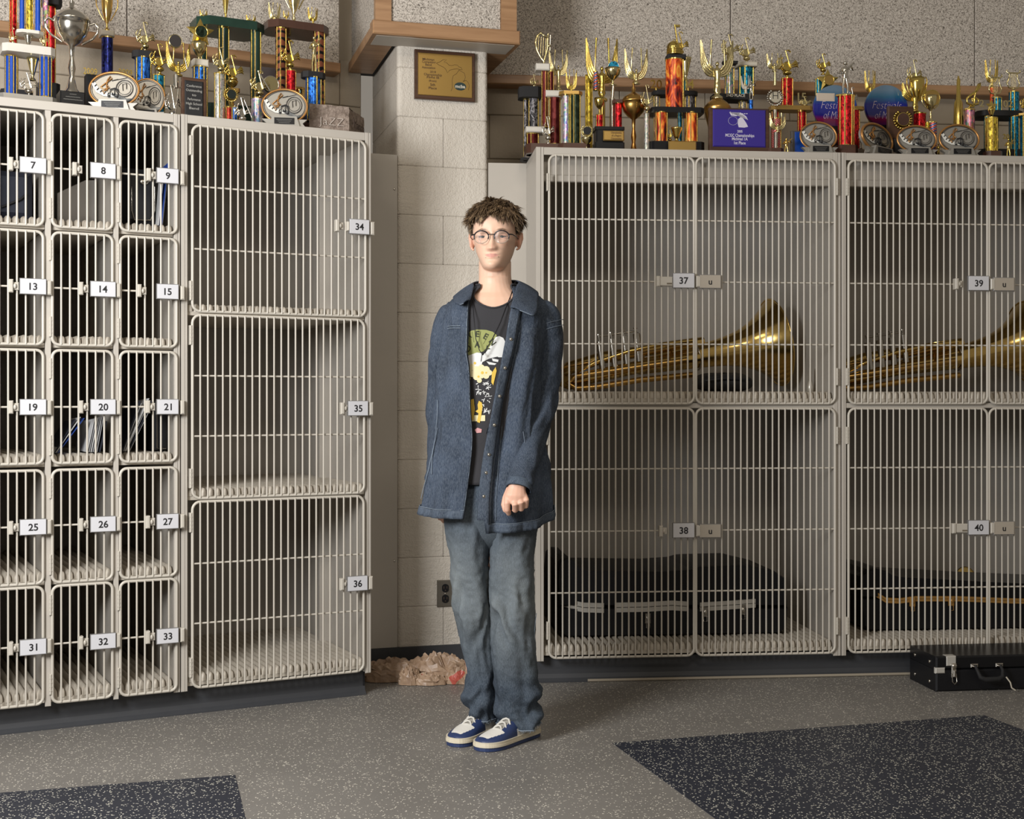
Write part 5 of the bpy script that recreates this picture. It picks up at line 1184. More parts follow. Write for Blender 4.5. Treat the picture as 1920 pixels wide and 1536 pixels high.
# hand (his left), loosely closed
def hand(b, T_):
    b.tube([T_(970, 905, 0), T_(969, 918, -.002), T_(967, 930, -.006), T_(967, 942, -.006)], [.026, .029, .035, .031], 14, flat=.62, up=(0, 1, 0))
    for pts, rr in ((((952, 930, -.004), (951, 944, -.016), (951, 956, -.010), (954, 963, .004)), (.0115, .0105, .0098, .0085)), (((962, 934, -.006), (966, 947, -.024), (966, 957, -.008), (965, 951, .012)), (.0115, .0108, .0095, .008)),
                    (((973, 931, -.005), (977, 943, -.022), (977, 955, -.006), (976, 947, .012)), (.011, .0105, .0092, .008)), (((982, 927, -.003), (987, 938, -.016), (986, 950, -.003), (985, 943, .011)), (.010, .0095, .0085, .0075)),
                    (((956, 918, .010), (948, 934, .012), (945, 947, .008), (947, 957, .004)), (.013, .011, .0098, .008))):
        b.tube([T_(*p) for p in pts], list(rr), 10); b.ball(T_(*pts[-1]), rr[-1], 8); b.ball(T_(*pts[0]), rr[0], 8)
hand(body, lambda x, y, d: Wp(x, y, -.196+d))
def handL(x, y, d):
    v = Wp(840-(x-967)*.8, y+22, .03-d); return v
hand(body, handL)
# ---- head
HC = Wp(928.5, 446, -.004); HR = Matrix.Rotation(radians(-6), 3, 'Z') @ Matrix.Rotation(radians(-2), 3, 'X')
HT = [(-.1155, .010, .078, -.050), (-.112, .024, .090, -.03), (-.104, .036, .0955, -.012), (-.09, .0435, .0955, .008), (-.075, .0505, .093, .028), (-.055, .0585, .0915, .052), (-.035, .064, .0915, .068), (-.015, .0685, .091, .082), (.005, .0715, .0905, .09), (.025, .0735, .093, .095), (.045, .0745, .0915, .097), (.065, .072, .084, .094), (.085, .063, .069, .083), (.1, .048, .050, .063), (.11, .028, .029, .038), (.1145, .010, .010, .014)]
def gs(x, s_): return math.exp(-(x/s_)**2)
def head_pt(th, h, feat=True):
    """th = 0 is the face side (-y); returns a point in head space"""
    w, f, bk = curve(HT, h); sn, cs = sin(th), cos(th)
    e = .84 if cs > 0 else 1.0
    x = w*(abs(sn)**e)*(1 if sn > 0 else -1); y = -(f*cs**(.92) if cs > 0 else -bk*abs(cs)*1)
    if feat and cs > 0:
        ax_ = abs(x); o = 0
        H0 = h; h = h+.0105
        o += .0135*gs(ax_-.0, .0095+.05*max(0, .004-h))*max(0, min(1, (.012-h)/.05))**1.1*(1 if h > -.041 else max(0, 1-(-.041-h)/.008))*1.5
        o += .0065*gs(ax_-.0125, .006)*gs(h+.037, .007)
        o += .004*gs(ax_, .008)*gs(h-.012, .02)
        o -= .0105*gs(ax_-.031, .017)*gs(h-.002, .0115)
        o -= .003*gs(ax_-.014, .007)*gs(h+.002, .014)
        o += .0045*gs(ax_-.030, .02)*gs(h-.0205, .007)
        hm = h-5.5*ax_*ax_
        o += .0052*gs(ax_, .0205)*gs(hm+.0565, .0044)*(1-.25*gs(ax_, .003)); o += .0058*gs(ax_, .018)*gs(hm+.0665, .0050)
        o -= .0045*gs(ax_, .024)*gs(hm+.0615, .0020)
        o -= .0025*gs(ax_, .02)*gs(h+.076, .005); h = H0; o += .005*gs(ax_, .018)*gs(h+.099, .010)
        o += .0045*gs(ax_-.044, .014)*gs(h+.022, .014); o -= .0035*gs(ax_-.046, .012)*gs(h+.058, .016)
        y -= o
    return Vector((x, y, h))
def HP(v): return HC+HR @ Vector(v)
nu, nv = 150, 130; vs = []
for j in range(nv):
    h = lerp(-.1155, .1145, j/(nv-1))
    for k in range(nu):
        a = 2*pi*k/nu-pi; vs.append(HP(head_pt(a, h)))
fs = []
for j in range(nv-1): fs += [(j*nu+k, j*nu+(k+1) % nu, (j+1)*nu+(k+1) % nu, (j+1)*nu+k) for k in range(nu)]
fs += [tuple(range(nu-1, -1, -1)), tuple(range((nv-1)*nu, nv*nu))]
body.add(vs, fs, True)
for q in (-1, 1):   # ears: rim, lobe and shell
    e0 = Vector((q*.0695, .008, -.014))
    body.ball(HP(e0+Vector((q*.008, .004, .002))), .0255, 14, sc=(.30, .60, 1.0), rot=HR @ Matrix.Rotation(radians(q*22), 3, 'Z'))
    pts = [(q*.069, -.006, .006), (q*.078, .002, .018), (q*.087, .014, .015), (q*.088, .02, .000), (q*.083, .016, -.020), (q*.076, .006, -.036), (q*.070, -.002, -.040)]
    body.tube([HP(p) for p in pts], [.003, .0036, .0036, .0036, .0034, .0045, .004], 8)
me = bpy.data.meshes.new('pb'); me.from_pydata(body.v, [], body.f); tmp = bpy.data.objects.new('pb', me); COL.objects.link(tmp)
md = tmp.modifiers.new('r', 'REMESH'); md.mode = 'VOXEL'; md.voxel_size = .0026; md.use_smooth_shade = True
sm_ = tmp.modifiers.new('s', 'SMOOTH'); sm_.factor = .5; sm_.iterations = 3
dg = bpy.context.evaluated_depsgraph_get(); bme = bpy.data.meshes.new_from_object(tmp.evaluated_get(dg)); bpy.data.objects.remove(tmp); bme.name = 'person'
at = bme.color_attributes.new('tint', 'FLOAT_COLOR', 'POINT'); hri = HR.inverted(); cols = []
skin = lin((214, 176, 152)); lip = lin((188, 132, 122)); rosy = lin((206, 146, 126)); brow = lin((88, 66, 48))
for v in bme.vertices:
    p = hri @ (v.co-HC); c = skin
    if p.z > -.12 and abs(p.x) < .12:
        w = 0
        if p.y < -.05: w = gs(p.x, .0245)*gs(p.z+.072-5.5*p.x*p.x, .0086-.12*abs(p.x)); w = min(1, max(0, (w-.36)*4))*.85
        c = tuple(lerp(a, b_, w) for a, b_ in zip(c, lip))
        r_ = (.5 if abs(p.x) > .072 and p.z < .03 else 0)+(.22*gs(abs(p.x)-.042, .015)*gs(p.z+.03, .015) if p.y < -.04 else 0)+(.3*gs(p.x, .012)*gs(p.z+.046, .012) if p.y < -.09 else 0)
        c = tuple(lerp(a, b_, min(1, r_)) for a, b_ in zip(c, rosy))
        if p.y < -.05:
            bw_ = gs(abs(p.x)-.031, .014)*gs(p.z-.0140+.15*abs(abs(p.x)-.034), .0028); bw_ = min(1, max(0, (bw_-.15)*2.6))*.85; c = tuple(lerp(a, b_, bw_) for a, b_ in zip(c, brow))
    elif p.z < -.4: c = tuple(lerp(a, b_, .35) for a, b_ in zip(c, rosy))
    cols += [*c, 1]
at.data.foreach_set('color', cols)
n = NT('skin'); an_ = n.n('ShaderNodeAttribute'); an_.attribute_name = 'tint'; v = n.coord()
n.l(an_.outputs['Color'], n.b.inputs['Base Color']); n.rm(.48, 0, .35); n.b.inputs['Subsurface Weight'].default_value = .12; n.b.inputs['Subsurface Radius'].default_value = (.012, .005, .003); n.b.inputs['Subsurface Scale'].default_value = 1.0
n.bump(n.noise(v, 320, 3), .12, .001); M_skin = n.m
bme.materials.clear(); bme.materials.append(M_skin)
for p in bme.polygons: p.use_smooth = True
person = link('person', bme, None, (PX, PY, 0)); tag(person, 'young person with glasses in open denim jacket and jeans standing before the pilaster', 'person')
# ---- eyes, lids, glasses
M_iris = mat('iris', (70, 72, 66), .3); M_eyew = mat('eye_white', (184, 174, 168), .35)
for q in (-1, 1):
    c = Vector((q*.031, -.0665, -.009)); g = (Vector((-.02 if q > 0 else .0, -1, -.02))).normalized(); b = B(); R = .0122
    b.T = Matrix.Translation(HC) @ HR.to_4x4()
    b.ball(c, R, 20, m=0); gz = (c+g*R*.965); rq = Vector((0, 0, 1)).rotation_difference(g)
    b.lathe([(.0058, -.0008), (.005, .0008), (.0026, .0012)], gz, 16, m=1, axis=g); b.lathe([(.0027, .0009), (.002, .0016), (.0002, .0018)], gz, 12, m=2, axis=g)
    b.make('eye', [M_eyew, M_iris, M_ink], person)
    b = B(); b.T = Matrix.Translation(HC) @ HR.to_4x4()
    for (s_, z1, z2, nm) in ((1, .0030, .0125, 'u'), (-1, -.0034, -.011, 'l')):
        rows = []
        for j in range(5):
            for i in range(15):
                a = lerp(-1.0, 1.0, i/14); zz = lerp(z1*(1-.55*a*a) if s_ > 0 else z1*(1-.5*a*a), z2, j/4); x = a*.0155
                rr = (R+.0014)**2-(x*.72)**2-(zz*.85)**2; y = -sqrt(max(.00002, rr)); rows.append((c.x+x, c.y+y+(.0005 if j == 0 else 0)+.0012*j*j/4, c.z+zz))
        fs = []
        for j in range(4):
            for i in range(14): f_ = (j*15+i, j*15+i+1, (j+1)*15+i+1, (j+1)*15+i); fs.append(f_)
        b.add(rows, fs, True, 0)
        if s_ > 0: b.tube([Vector(r_)+Vector((0, -.0006, -.0003)) for r_ in rows[:15]], .0008, 5, m=1)
    li = b.make('eyelid', [mat('eyelid_skin', (204, 160, 138), .5), mat('lash_brown', (60, 44, 36), .7)], person)
gl = B(); gl.T = Matrix.Translation(HC) @ HR.to_4x4() @ Matrix.Translation((0, 0, -.0095)); M_frame = mat('dark_tortoise', (36, 30, 34), .25); M_clear = mat('smoky_clear_rim', (150, 138, 124), .2)
def rim(q, a): return Vector((q*.0325+.0235*cos(a)*(1 if 1 else 1), -.1085+.006*abs(cos(a))**2+(.004 if q*cos(a) > 0 else 0)*abs(cos(a)), -.004+.0205*sin(a)+.0012*cos(2*a)))
for q in (-1, 1):
    gl.tube([rim(q, a*pi/16) for a in range(-2, 19)], .0022, 6, m=0); gl.tube([rim(q, a*pi/16) for a in range(18, 31)], .0011, 6, m=1)
    gl.tube([Vector((q*.056, -.103, .004)), Vector((q*.066, -.09, .005)), Vector((q*.0745, -.05, .004)), Vector((q*.0755, .0, .006)), Vector((q*.0745, .015, -.004))], [.0024, .0022, .0018, .0016, .0014], 6, m=0)
gl.tube([rim(-1, .35), Vector((-.004, -.112, .003)), Vector((.004, -.112, .003)), rim(1, pi-.35)], .0015, 6, m=0)
glo = gl.make('glasses', [M_frame, M_clear], person); glo['label'] = 'round dark-rimmed glasses'
n = NT('lens_glass'); n.base((.3, .3, .34)); n.rm(.03, 0, .7); n.b.inputs['Alpha'].default_value = .09; M_lens = n.m
for q in (-1, 1):
    b = B(); b.T = Matrix.Translation(HC) @ HR.to_4x4() @ Matrix.Translation((0, 0, -.0095)); ps = [rim(q, a*pi/12)*1 for a in range(24)]; cc = Vector((q*.0325, -.110, -.004)); b.add([cc]+ps, [(0, k+1, (k+1) % 24+1) for k in range(24)], True); b.make('lens', M_lens, glo)
b = B(); b.T = Matrix.Translation(HC) @ HR.to_4x4()
b.ball(head_pt(-.34, -.0775)+Vector((0, -.001, 0)), .0014, 8); b.ball(head_pt(.34, -.0755)+Vector((0, -.001, 0)), .0014, 8); b.make('lip_piercing', M_nickel, person)
# ---- hair
random.seed(7)
n = NT('light_brown_hair'); v = n.coord(); n.base(n.ramp(n.noise(v, 70, 4, .6), [(.32, lin((50, 38, 28))), (.5, lin((96, 76, 55))), (.7, lin((156, 130, 98)))])); n.rm(.5, 0, .35); M_hair = n.m
M_hairb = mat('dark_hair_base', (50, 38, 28), .8)
def hairline(th):
    a = abs(th)
    return curve([(0, .062), (.5, .062), (.85, .052), (1.1, .034), (1.35, .006), (1.5, .012), (1.75, .026), (1.95, -.0), (2.2, -.03), (2.6, -.05), (3.15, -.055)], a)[0]
hb = B(); hb.T = Matrix.Translation(HC) @ HR.to_4x4()
def cap(u_, v_):
    th = 2*pi*u_-pi; h = lerp(hairline(th), .1145, v_**.85); p = head_pt(th, h, False); k = .002+.008*min(1, v_*4)
    nrm = Vector((p.x, p.y*.8, (h-.0)*1.0)).normalized(); return p+nrm*k
hb.grid(cap, 90, 30, closeu=True, m=1); top_ = [cap(k/40, 1) for k in range(40)]; hb.add(top_, [tuple(range(40))], True, 1)
def strand(p, d, L, bend, r, seg=5):
    pts = []; q = Vector(p); dd = Vector(d).normalized()
    for i in range(seg+1):
        pts.append(q.copy()); q = q+dd*(L/seg); dd = (dd+Vector(bend)/seg).normalized()
    hb.tube(pts, [r*(1-.85*(i/seg)**1.6) for i in range(seg+1)], 4, m=0, cap=False, flat=.5)
swirl = Vector((.012, .055, .1))
for i in range(6000):
    th = random.uniform(-pi, pi); u_ = random.random(); hl = hairline(th)
    h = lerp(hl, .1145, u_**.9); p = head_pt(th, h, False); nrm = Vector((p.x, p.y*.85, h*1.05)).normalized()
    if abs(th) > 1.1 and h < .05:       # short sides and back, brushed down
        d = Vector((p.x*1.5, p.y*.3+.04, -.10))+nrm*.03; strand(p+nrm*.002, d, random.uniform(.006, .011)+max(0, h)*.28, nrm*-.15+Vector((0, 0, -.3)), .0015, 3)
    else:                               # longer top thrown about in tufts
        c_ = noise.noise_vector(p*48)*1.0; out = (p-swirl)*6+Vector((c_.x, c_.y, 0))*.8; out -= nrm*out.dot(nrm)
        if out.length < .01: out = Vector((random.uniform(-1, 1), -1, 0))
        out.normalize(); d = out+nrm*(.55+.55*c_.z)+Vector((random.uniform(-.2, .2), random.uniform(-.2, .1), random.uniform(-.1, .15)))
        L = random.uniform(.020, .038)*(1+.35*c_.z); strand(p+nrm*.006, d, L, nrm*-.75+Vector((random.uniform(-.3, .3), 0, -.3)), .0019)
for i in range(620):                    # fringe in separate locks, open left of centre
    th = random.uniform(-1.05, 1.05); p = head_pt(th, random.uniform(.058, .078), False); nrm = Vector((p.x*.7, p.y, .03)).normalized()
    lock = [-.86, -.62, -.36, .18, .38, .62, .88]; lc = min(lock, key=lambda q_: abs(q_-th)); gap = gs(th+.10, .17)
    L = random.uniform(.027, .039)*(1-.55*gap)*(1.12 if abs(lc) in (.36, .38) else .95)
    d = Vector(((lc-th)*1.1+(.10 if th > -.1 else -.12)+random.uniform(-.06, .06), -.40, -.72)); strand(p+nrm*.008, d, L, Vector(((lc-th)*.8, .55, -.4)), .0016)
hb.make('hair', [M_hair, M_hairb], person)
# ---- T-shirt
ST = [(540, 890, 972, .064), (552, 866, 992, .074), (566, 846, 1012, .088), (584, 838, 1020, .102), (620, 832, 1018, .116), (700, 830, 1016, .124), (800, 826, 1016, .124), (905, 820, 1020, .128)]
def shirt_pt(phi, py, o=0):
    L, R, d = curve(ST, py); cx = (L+R)/2; a = (R-L)/2*kk+o; d += o
    c = Wp(cx, py, 0); w = .0025*noise.noise(Vector((phi*2.2, py*.016, 3)))*2
    return Vector((c.x+(a+w)*sin(phi), -(d+w)*abs(cos(phi))**.85*(1 if cos(phi) > 0 else -1), c.z))
def stop(phi):
    a = abs(phi+.04); return 580-46*min(1, (a/.80))**1.7
b = B(); b.grid(lambda u_, v_: (lambda ph: shirt_pt(ph, lerp(stop(ph if ph < pi else ph-2*pi), 905, v_), -.002))(2*pi*u_-pi), 80, 60, closeu=True)
sh = b.make('t_shirt', M_shirt, person); sh['label'] = 'charcoal graphic t-shirt'
s_m = sh.modifiers.new('t', 'SOLIDIFY'); s_m.thickness = .002
b = B(); b.tube([shirt_pt(ph, stop(ph)+1.5, .000) for ph in [lerp(-1.1, 1.05, i/40) for i in range(41)]], .0032, 6, flat=1); b.make('neck_rib', M_shirt, sh)
def sx(px, py):   # photo column -> angle on the shirt front
    L, R, d = curve(ST, py); return math.asin(max(-.95, min(.95, (px-(L+R)/2)/((R-L)/2*1.03))))
def on_shirt(px, py, o=.0018): return shirt_pt(sx(px, py), py, o)
def patch(b, pts, m, o=.0018):
    """fill a polygon given in photo coordinates, following the shirt"""
    cx = sum(p[0] for p in pts)/len(pts); cy = sum(p[1] for p in pts)/len(pts); rings = 4; vs = [on_shirt(cx, cy, o)]; n = len(pts); fs = []
    for r_ in range(1, rings+1):
        for p in pts: vs.append(on_shirt(lerp(cx, p[0], r_/rings), lerp(cy, p[1], r_/rings), o))
    for k in range(n): fs.append((0, 1+(k+1) % n, 1+k))
    for r_ in range(rings-1):
        for k in range(n): a = 1+r_*n+k; c_ = 1+r_*n+(k+1) % n; fs.append((a, c_, c_+n, a+n))
    b.add(vs, fs, True, m)
def cr(x, y): return (860+x/5.69, 560+y/5.69)     # from crop coordinates
PM = [mat('print_olive', (138, 142, 84), .8), mat('print_dark', (50, 54, 34), .8), mat('print_white', (206, 206, 204), .8), mat('print_cream', (212, 202, 160), .8), mat('print_yellow', (206, 172, 70), .8), mat('print_pink', (190, 140, 140), .8)]
b = B()
fan = [cr(*p) for p in ((60, 480), (90, 400), (140, 362), (210, 350), (300, 355), (370, 375), (412, 410), (395, 455), (350, 530), (300, 570), (225, 590), (120, 620), (75, 590))]
patch(b, fan, 0); patch(b, [cr(*p) for p in ((345, 520), (400, 430), (440, 420), (480, 440), (520, 520), (500, 640), (430, 640), (360, 600), (290, 600))], 2, .0021)
patch(b, [cr(*p) for p in ((110, 620), (200, 590), (300, 600), (440, 600), (430, 630), (330, 655), (260, 690), (240, 760), (200, 790), (130, 760), (100, 700))], 2, .0022)
patch(b, [cr(*p) for p in ((300, 680), (340, 690), (410, 705), (390, 720), (330, 715))], 2); patch(b, [cr(*p) for p in ((360, 650), (430, 665), (425, 690), (370, 680))], 2)
random.seed(3)
def bub(x, y, r, m, o=.0025): patch(b, [cr(x+r*cos(a*pi/5), y+r*sin(a*pi/5)) for a in range(10)], m, o)
for x, y, r in ((150, 740, 34), (200, 770, 40), (250, 750, 36), (300, 770, 40), (335, 800, 30), (300, 830, 34), (250, 820, 40), (200, 840, 38), (150, 810, 36), (120, 780, 30), (230, 880, 26)): bub(x, y, r, 3)
for x, y, r in ((260, 800, 16), (180, 700, 14), (220, 840, 12), (130, 860, 14), (300, 800, 10)): bub(x, y, r, 4, .0028)
for i in range(70):
    x = random.uniform(180, 345); y = random.uniform(900, 1230)
    if x < 250 and y > 1020: continue
    a = random.uniform(0, pi); l_ = random.uniform(6, 22); w_ = random.uniform(2, 4.5); dx, dy_ = cos(a)*l_, sin(a)*l_; nx, ny = -sin(a)*w_, cos(a)*w_
    patch(b, [cr(x-dx-nx, y-dy_-ny), cr(x+dx-nx, y+dy_-ny), cr(x+dx+nx, y+dy_+ny), cr(x-dx+nx, y-dy_+ny)], 2, .0026)
for pts, m in ((((225, 1090), (255, 1110), (262, 1150), (250, 1240), (235, 1320), (205, 1310), (220, 1220), (185, 1200), (215, 1180), (210, 1130)), 4), (((130, 1080), (170, 1070), (180, 1180), (165, 1290), (130, 1290)), 4), (((130, 1240), (290, 1240), (290, 1300), (130, 1305)), 3), (((180, 1390), (210, 1370), (255, 1385), (250, 1420), (200, 1425)), 5), (((360, 800), (400, 740), (410, 780), (375, 930), (355, 900)), 4)):
    patch(b, [cr(*p) for p in pts], m, .0024 if m != 4 else .003)
def fan_text(txt, cx, cy, rad, a0, a1, size, m=1):
    n_ = len(txt)
    for i, ch_ in enumerate(txt):
        a = radians(lerp(a0, a1, i/(n_-1))); X_ = cx+rad*sin(a); Y_ = cy-rad*cos(a); vs_, fs_, w_, h_ = text_geo(ch_, .02); k_ = size/.7
        def tp(vx, vy):
            lx = (vx-w_/2)*k_*.95; ly = (vy-.35)*k_; return cr(X_+lx*cos(a)+ly*sin(a), Y_+lx*sin(a)-ly*cos(a))
        b.add([on_shirt(*tp(*v_), .003) for v_ in vs_], fs_, False, m)
fan_text('GREEN', 190, 620, 225, -42, 52, 62); fan_text('DAY', 200, 640, 135, -44, 50, 62)
for k in range(6):
    a = radians(-50+20*k); patch(b, [cr(195+150*sin(a), 630-150*cos(a)), cr(195+265*sin(a), 630-265*cos(a)), cr(198+265*sin(a), 630-265*cos(a)), cr(198+150*sin(a), 630-150*cos(a))], 1, .0028)
b.make('chest_print', PM, sh)
# necklace
b = B(); b.tube([Wp(967, 527, .0), Wp(957, 556, -.06), Wp(949, 576, -.108), Wp(938, 605, -.130), Wp(925, 632, -.142), Wp(912, 655, -.146), Wp(906, 664, -.146)], .0016, 6); b.tube([Wp(886, 560, -.08), Wp(889, 600, -.128), Wp(892, 635, -.138), Wp(899, 657, -.142), Wp(904, 664, -.146), Wp(902, 678, -.143)], .0014, 6)
b.ball(Wp(905, 664, -.147), .004, 8); nk = b.make('cord_necklace', M_black, person)
# ---- jacket
JT = [(536, 890, 970, .066, 893, 963), (547, 868, 994, .080, 884, 964), (558, 850, 1012, .094, 880, 964), (570, 838, 1024, .108, 878, 963), (590, 829, 1034, .124, 877, 958), (640, 824, 1030, .140, 878, 949), (700, 822, 1024, .148, 881, 938), (760, 818, 1022, .150, 883, 926), (820, 811, 1024, .150, 886, 914), (870, 803, 1030, .154, 882, 905), (920, 797, 1035, .158, 875, 899), (966, 791, 1035, .162, 868, 897), (992, 789, 1034, .163, 866, 897)]
def jk(phi, py, o=0, fold=1):
    L, R, d, oL, oR = curve(JT, py); cx = (L+R)/2; a = (R-L)/2*kk; c = Wp(cx, py, 0)
    w = 0
    if fold:
        t = (py-560)/430; q = Vector((phi*1.6, t*1.7, 1.3)); w = -.006+.012*noise.noise(q*1.6)+.004*noise.noise(Vector((phi*5+t*3, t*3.2, 7)))
        w += .016*max(0, t-.2)*sin(phi*9+2.5*noise.noise(Vector((phi, t*2, 4)))+1.2*t)*.55
        w += .0018*(1-2*abs(noise.noise(Vector((phi*9+t*14, t*16-phi*5, 2)))))
        s1 = 1-abs(sin(phi*3.1+t*2.6+1.5*noise.noise(Vector((phi, t*1.5, 9))))); s2 = 1-abs(sin(phi*2.3-t*5.0+2.2*noise.noise(Vector((phi*.8, t*1.8, 5)))))
        w += .011*s1**3*min(1, max(0, t)*1.6)+.007*s2**4
        if t > .95: w += .0016*sin(phi*62+2*noise.noise(Vector((phi*6, 1, 1))))*(t-.95)*14
        f2_ = jopen(py)[1]; w += (-.020*gs(phi-(f2_+.26), .085)+.012*gs(phi-(f2_+.52), .14))*min(1, max(0, (py-600)/60))
        w += -.010*gs(phi-(2*pi-.95+t*.35), .07)*max(0, t-.45)*1.8+.010*gs(phi-(2*pi-1.15+t*.3), .10)*max(0, t-.4)
    w += o
    return Vector((c.x+(a+w)*sin(phi), -(d+w)*abs(cos(phi))**.9*(1 if cos(phi) > 0 else -1), c.z))
def jopen(py):
    L, R, d, oL, oR = curve(JT, py); cx = (L+R)/2; a = (R-L)/2*1.03; return math.asin(max(-1, min(1, (oL-cx)/a))), math.asin(max(-1, min(1, (oR-cx)/a)))
def jbot(phi):    # phi in (-pi, pi)
    if phi < 0: return curve([(-3.2, 962), (-1.6, 960), (-1.2, 964), (-.5, 966), (0, 967)], phi)[0]
    return curve([(-.4, 990), (0, 991), (.5, 989), (.9, 984), (1.2, 974), (1.5, 962), (3.2, 960)], phi)[0]
def jpt(u_, v_, o=0):
    py = 536+v_*430; f1, f2 = jopen(py); ph = lerp(f2, 2*pi+f1, u_); pw_ = ph if ph < pi else ph-2*pi
    py = lerp(536, jbot(pw_ if not (u_ < .02) else max(pw_, -.1)) if u_ < .5 else min(967, jbot(min(pw_, -.01))), v_); f1, f2 = jopen(py); ph = lerp(f2, 2*pi+f1, u_)
    return jk(ph, py, o)
b = B(); b.grid(lambda u_, v_: jpt(u_, v_), 180, 120)
jo = b.make('jacket', [M_jacket, M_jacketin], person); jo['label'] = 'dark blue denim jacket worn open'
s_m = jo.modifiers.new('t', 'SOLIDIFY'); s_m.thickness = .0035; s_m.offset = 1; s_m.material_offset = 0
def strip2(name, u0, u1, v0, v1, o, m, nu_=6, nv_=90, edge=.0):
    b = B()
    b.grid(lambda a, c: jpt(lerp(u0, u1, a), lerp(v0, v1, c), o), nu_, nv_)
    ob = b.make(name, m, jo); q_m = ob.modifiers.new('t', 'SOLIDIFY'); q_m.thickness = .0025; q_m.offset = 0; return ob
strip2('placket', 0, .030, .06, 1, .0062, m_denim('placket_denim', (34, 40, 50), (66, 75, 88)))
strip2('placket', .968, 1, .02, 1, .0055, M_jacket)
strip2('hem_band', 0, .5, .965, 1.0, .0060, m_denim('hem_denim', (36, 43, 54), (76, 86, 100)), 120, 4); strip2('hem_band', .5, 1, .965, 1.0, .0060, m_denim('hem_denim', (36, 43, 54), (76, 86, 100)), 120, 4)
def seam(uv, r=.0011):
    b = B(); b.tube([jpt(u_, v_, .0056) for u_, v_ in uv], r, 5); return b.make('seam', M_thread, jo)
seam([(.0015, lerp(.07, .999, k/60)) for k in range(61)], .0015); seam([(.999, lerp(.03, .999, k/60)) for k in range(61)], .0015); seam([(.031, lerp(.08, .96, k/60)) for k in range(61)])
seam([(.969, lerp(.25, .96, k/60)) for k in range(61)]); seam([(k/80, .963) for k in range(81)]); seam([(lerp(.90, .985, k/12), .182) for k in range(13)]); seam([(lerp(.90, .985, k/12), .192) for k in range(13)])
seam([(lerp(.857, .84, k/30), lerp(.5, .93, k/30)) for k in range(31)]); seam([(.862-.012*sin(k/8*pi), lerp(.62, .82, k/8)) for k in range(9)]); seam([(.10+.012*sin(k/8*pi), lerp(.6, .76, k/8)) for k in range(9)]); seam([(.045, lerp(.2, .95, k/40)) for k in range(41)], .0007)
for (py_) in (640, 692, 743, 795, 848, 900, 945):
    p = jpt(.014, (py_-536)/(990-536), .009); B().cyl(p+Vector((0, .003, 0)), p+Vector((0, -.001, 0)), .0052, 12).ball(p+Vector((0, -.0012, 0)), .003, 8, sc=(1, .4, 1)).make('button', M_nickel, jo)
# sleeves
def sleeve(path, rads, wr, seed, name='sleeve', seg=40, n_=90):
    P = [P_(*p) for p in path]; tab = [(i, *p, r) for i, (p, r) in enumerate(zip(P, rads))]; vs = []
    L = len(P)-1
    pts = [Vector(curve(tab, L*i/(n_-1))[:3]) for i in range(n_)]; rr = [curve(tab, L*i/(n_-1))[3] for i in range(n_)]
    b = B(); prev = Vector((1, 0, 0))
    for i in range(n_):
        t = (pts[min(i+1, n_-1)]-pts[max(i-1, 0)]).normalized(); u_ = (prev-t*prev.dot(t)).normalized(); w_ = t.cross(u_); prev = u_; s_ = i/(n_-1)
        for k in range(seg):
            a = 2*pi*k/seg; amp = wr*.6*(1+1.3*gs(s_-.58, .12)+1.0*gs(s_-.88, .06))
            f = amp*(.0034*sin(s_*44+3.6*sin(a+seed)+5*noise.noise(Vector((cos(a)*1.2, sin(a)*1.2, s_*5+seed))))+.005*noise.noise(Vector((cos(a)*1.5, sin(a)*1.5, s_*6+seed))))
            vs.append(pts[i]+(u_*cos(a)+w_*sin(a))*(rr[i]+f))
    fs = []
    for i in range(n_-1): fs += [(i*seg+k, i*seg+(k+1) % seg, (i+1)*seg+(k+1) % seg, (i+1)*seg+k) for k in range(seg)]
    fs.append(tuple(range(seg-1, -1, -1))); b.add(vs, fs, True)
    o = b.make(name, M_jacket, jo); q_m = o.modifiers.new('t', 'SOLIDIFY'); q_m.thickness = .003; q_m.offset = 1; return o, pts, rr
sl, sp, sr = sleeve([(1004, 578, .0), (1020, 600, .002), (1026, 640, .006), (1021, 700, .006), (1014, 760, -.01), (1000, 815, -.065), (986, 865, -.13), (975, 905, -.178), (972, 918, -.190)], [.040, .052, .049, .050, .047, .043, .039, .037, .037], 1.0, 1.7)
def cuff(pts, rr, i0, extra, parent):
    b = B(); prev = Vector((1, 0, 0)); seg = 36; vs = []; idx = list(range(i0, len(pts)))
    for i in idx:
        t = (pts[min(i+1, len(pts)-1)]-pts[max(i-1, 0)]).normalized(); u_ = (prev-t*prev.dot(t)).normalized(); w_ = t.cross(u_); prev = u_
        for k in range(seg): a = 2*pi*k/seg; vs.append(pts[i]+(u_*cos(a)+w_*sin(a))*(rr[i]+extra))
    n_ = len(idx); fs = []
    for i in range(n_-1): fs += [(i*seg+k, i*seg+(k+1) % seg, (i+1)*seg+(k+1) % seg, (i+1)*seg+k) for k in range(seg)]
    b.add(vs, fs, True); o = b.make('cuff', m_denim('cuff_denim', (44, 53, 66), (78, 89, 102)), parent); q_m = o.modifiers.new('t', 'SOLIDIFY'); q_m.thickness = .003
    return o
cuff(sp, sr, 78, .004, jo)
sl2, sp2, sr2 = sleeve([(858, 580, .01), (843, 602, .016), (833, 640, .028), (826, 700, .045), (823, 780, .055), (827, 860, .05), (834, 920, .04), (838, 945, .03)], [.036, .046, .042, .040, .040, .038, .036, .035], .8, 5.1)
cuff(sp2, sr2, 78, .003, jo)
for k_ in (0, 1):
    b = B(); ring = 14+k_*3; c_ = sp[ring]; b.tube([c_+Vector((cos(a)*(sr[ring]+.0065), -sin(a)*(sr[ring]+.0065), .016*cos(a)-.0)) for a in [lerp(-.2, 2.0, j/12) for j in range(13)]], .0010, 5); b.make('seam', M_thread, jo)
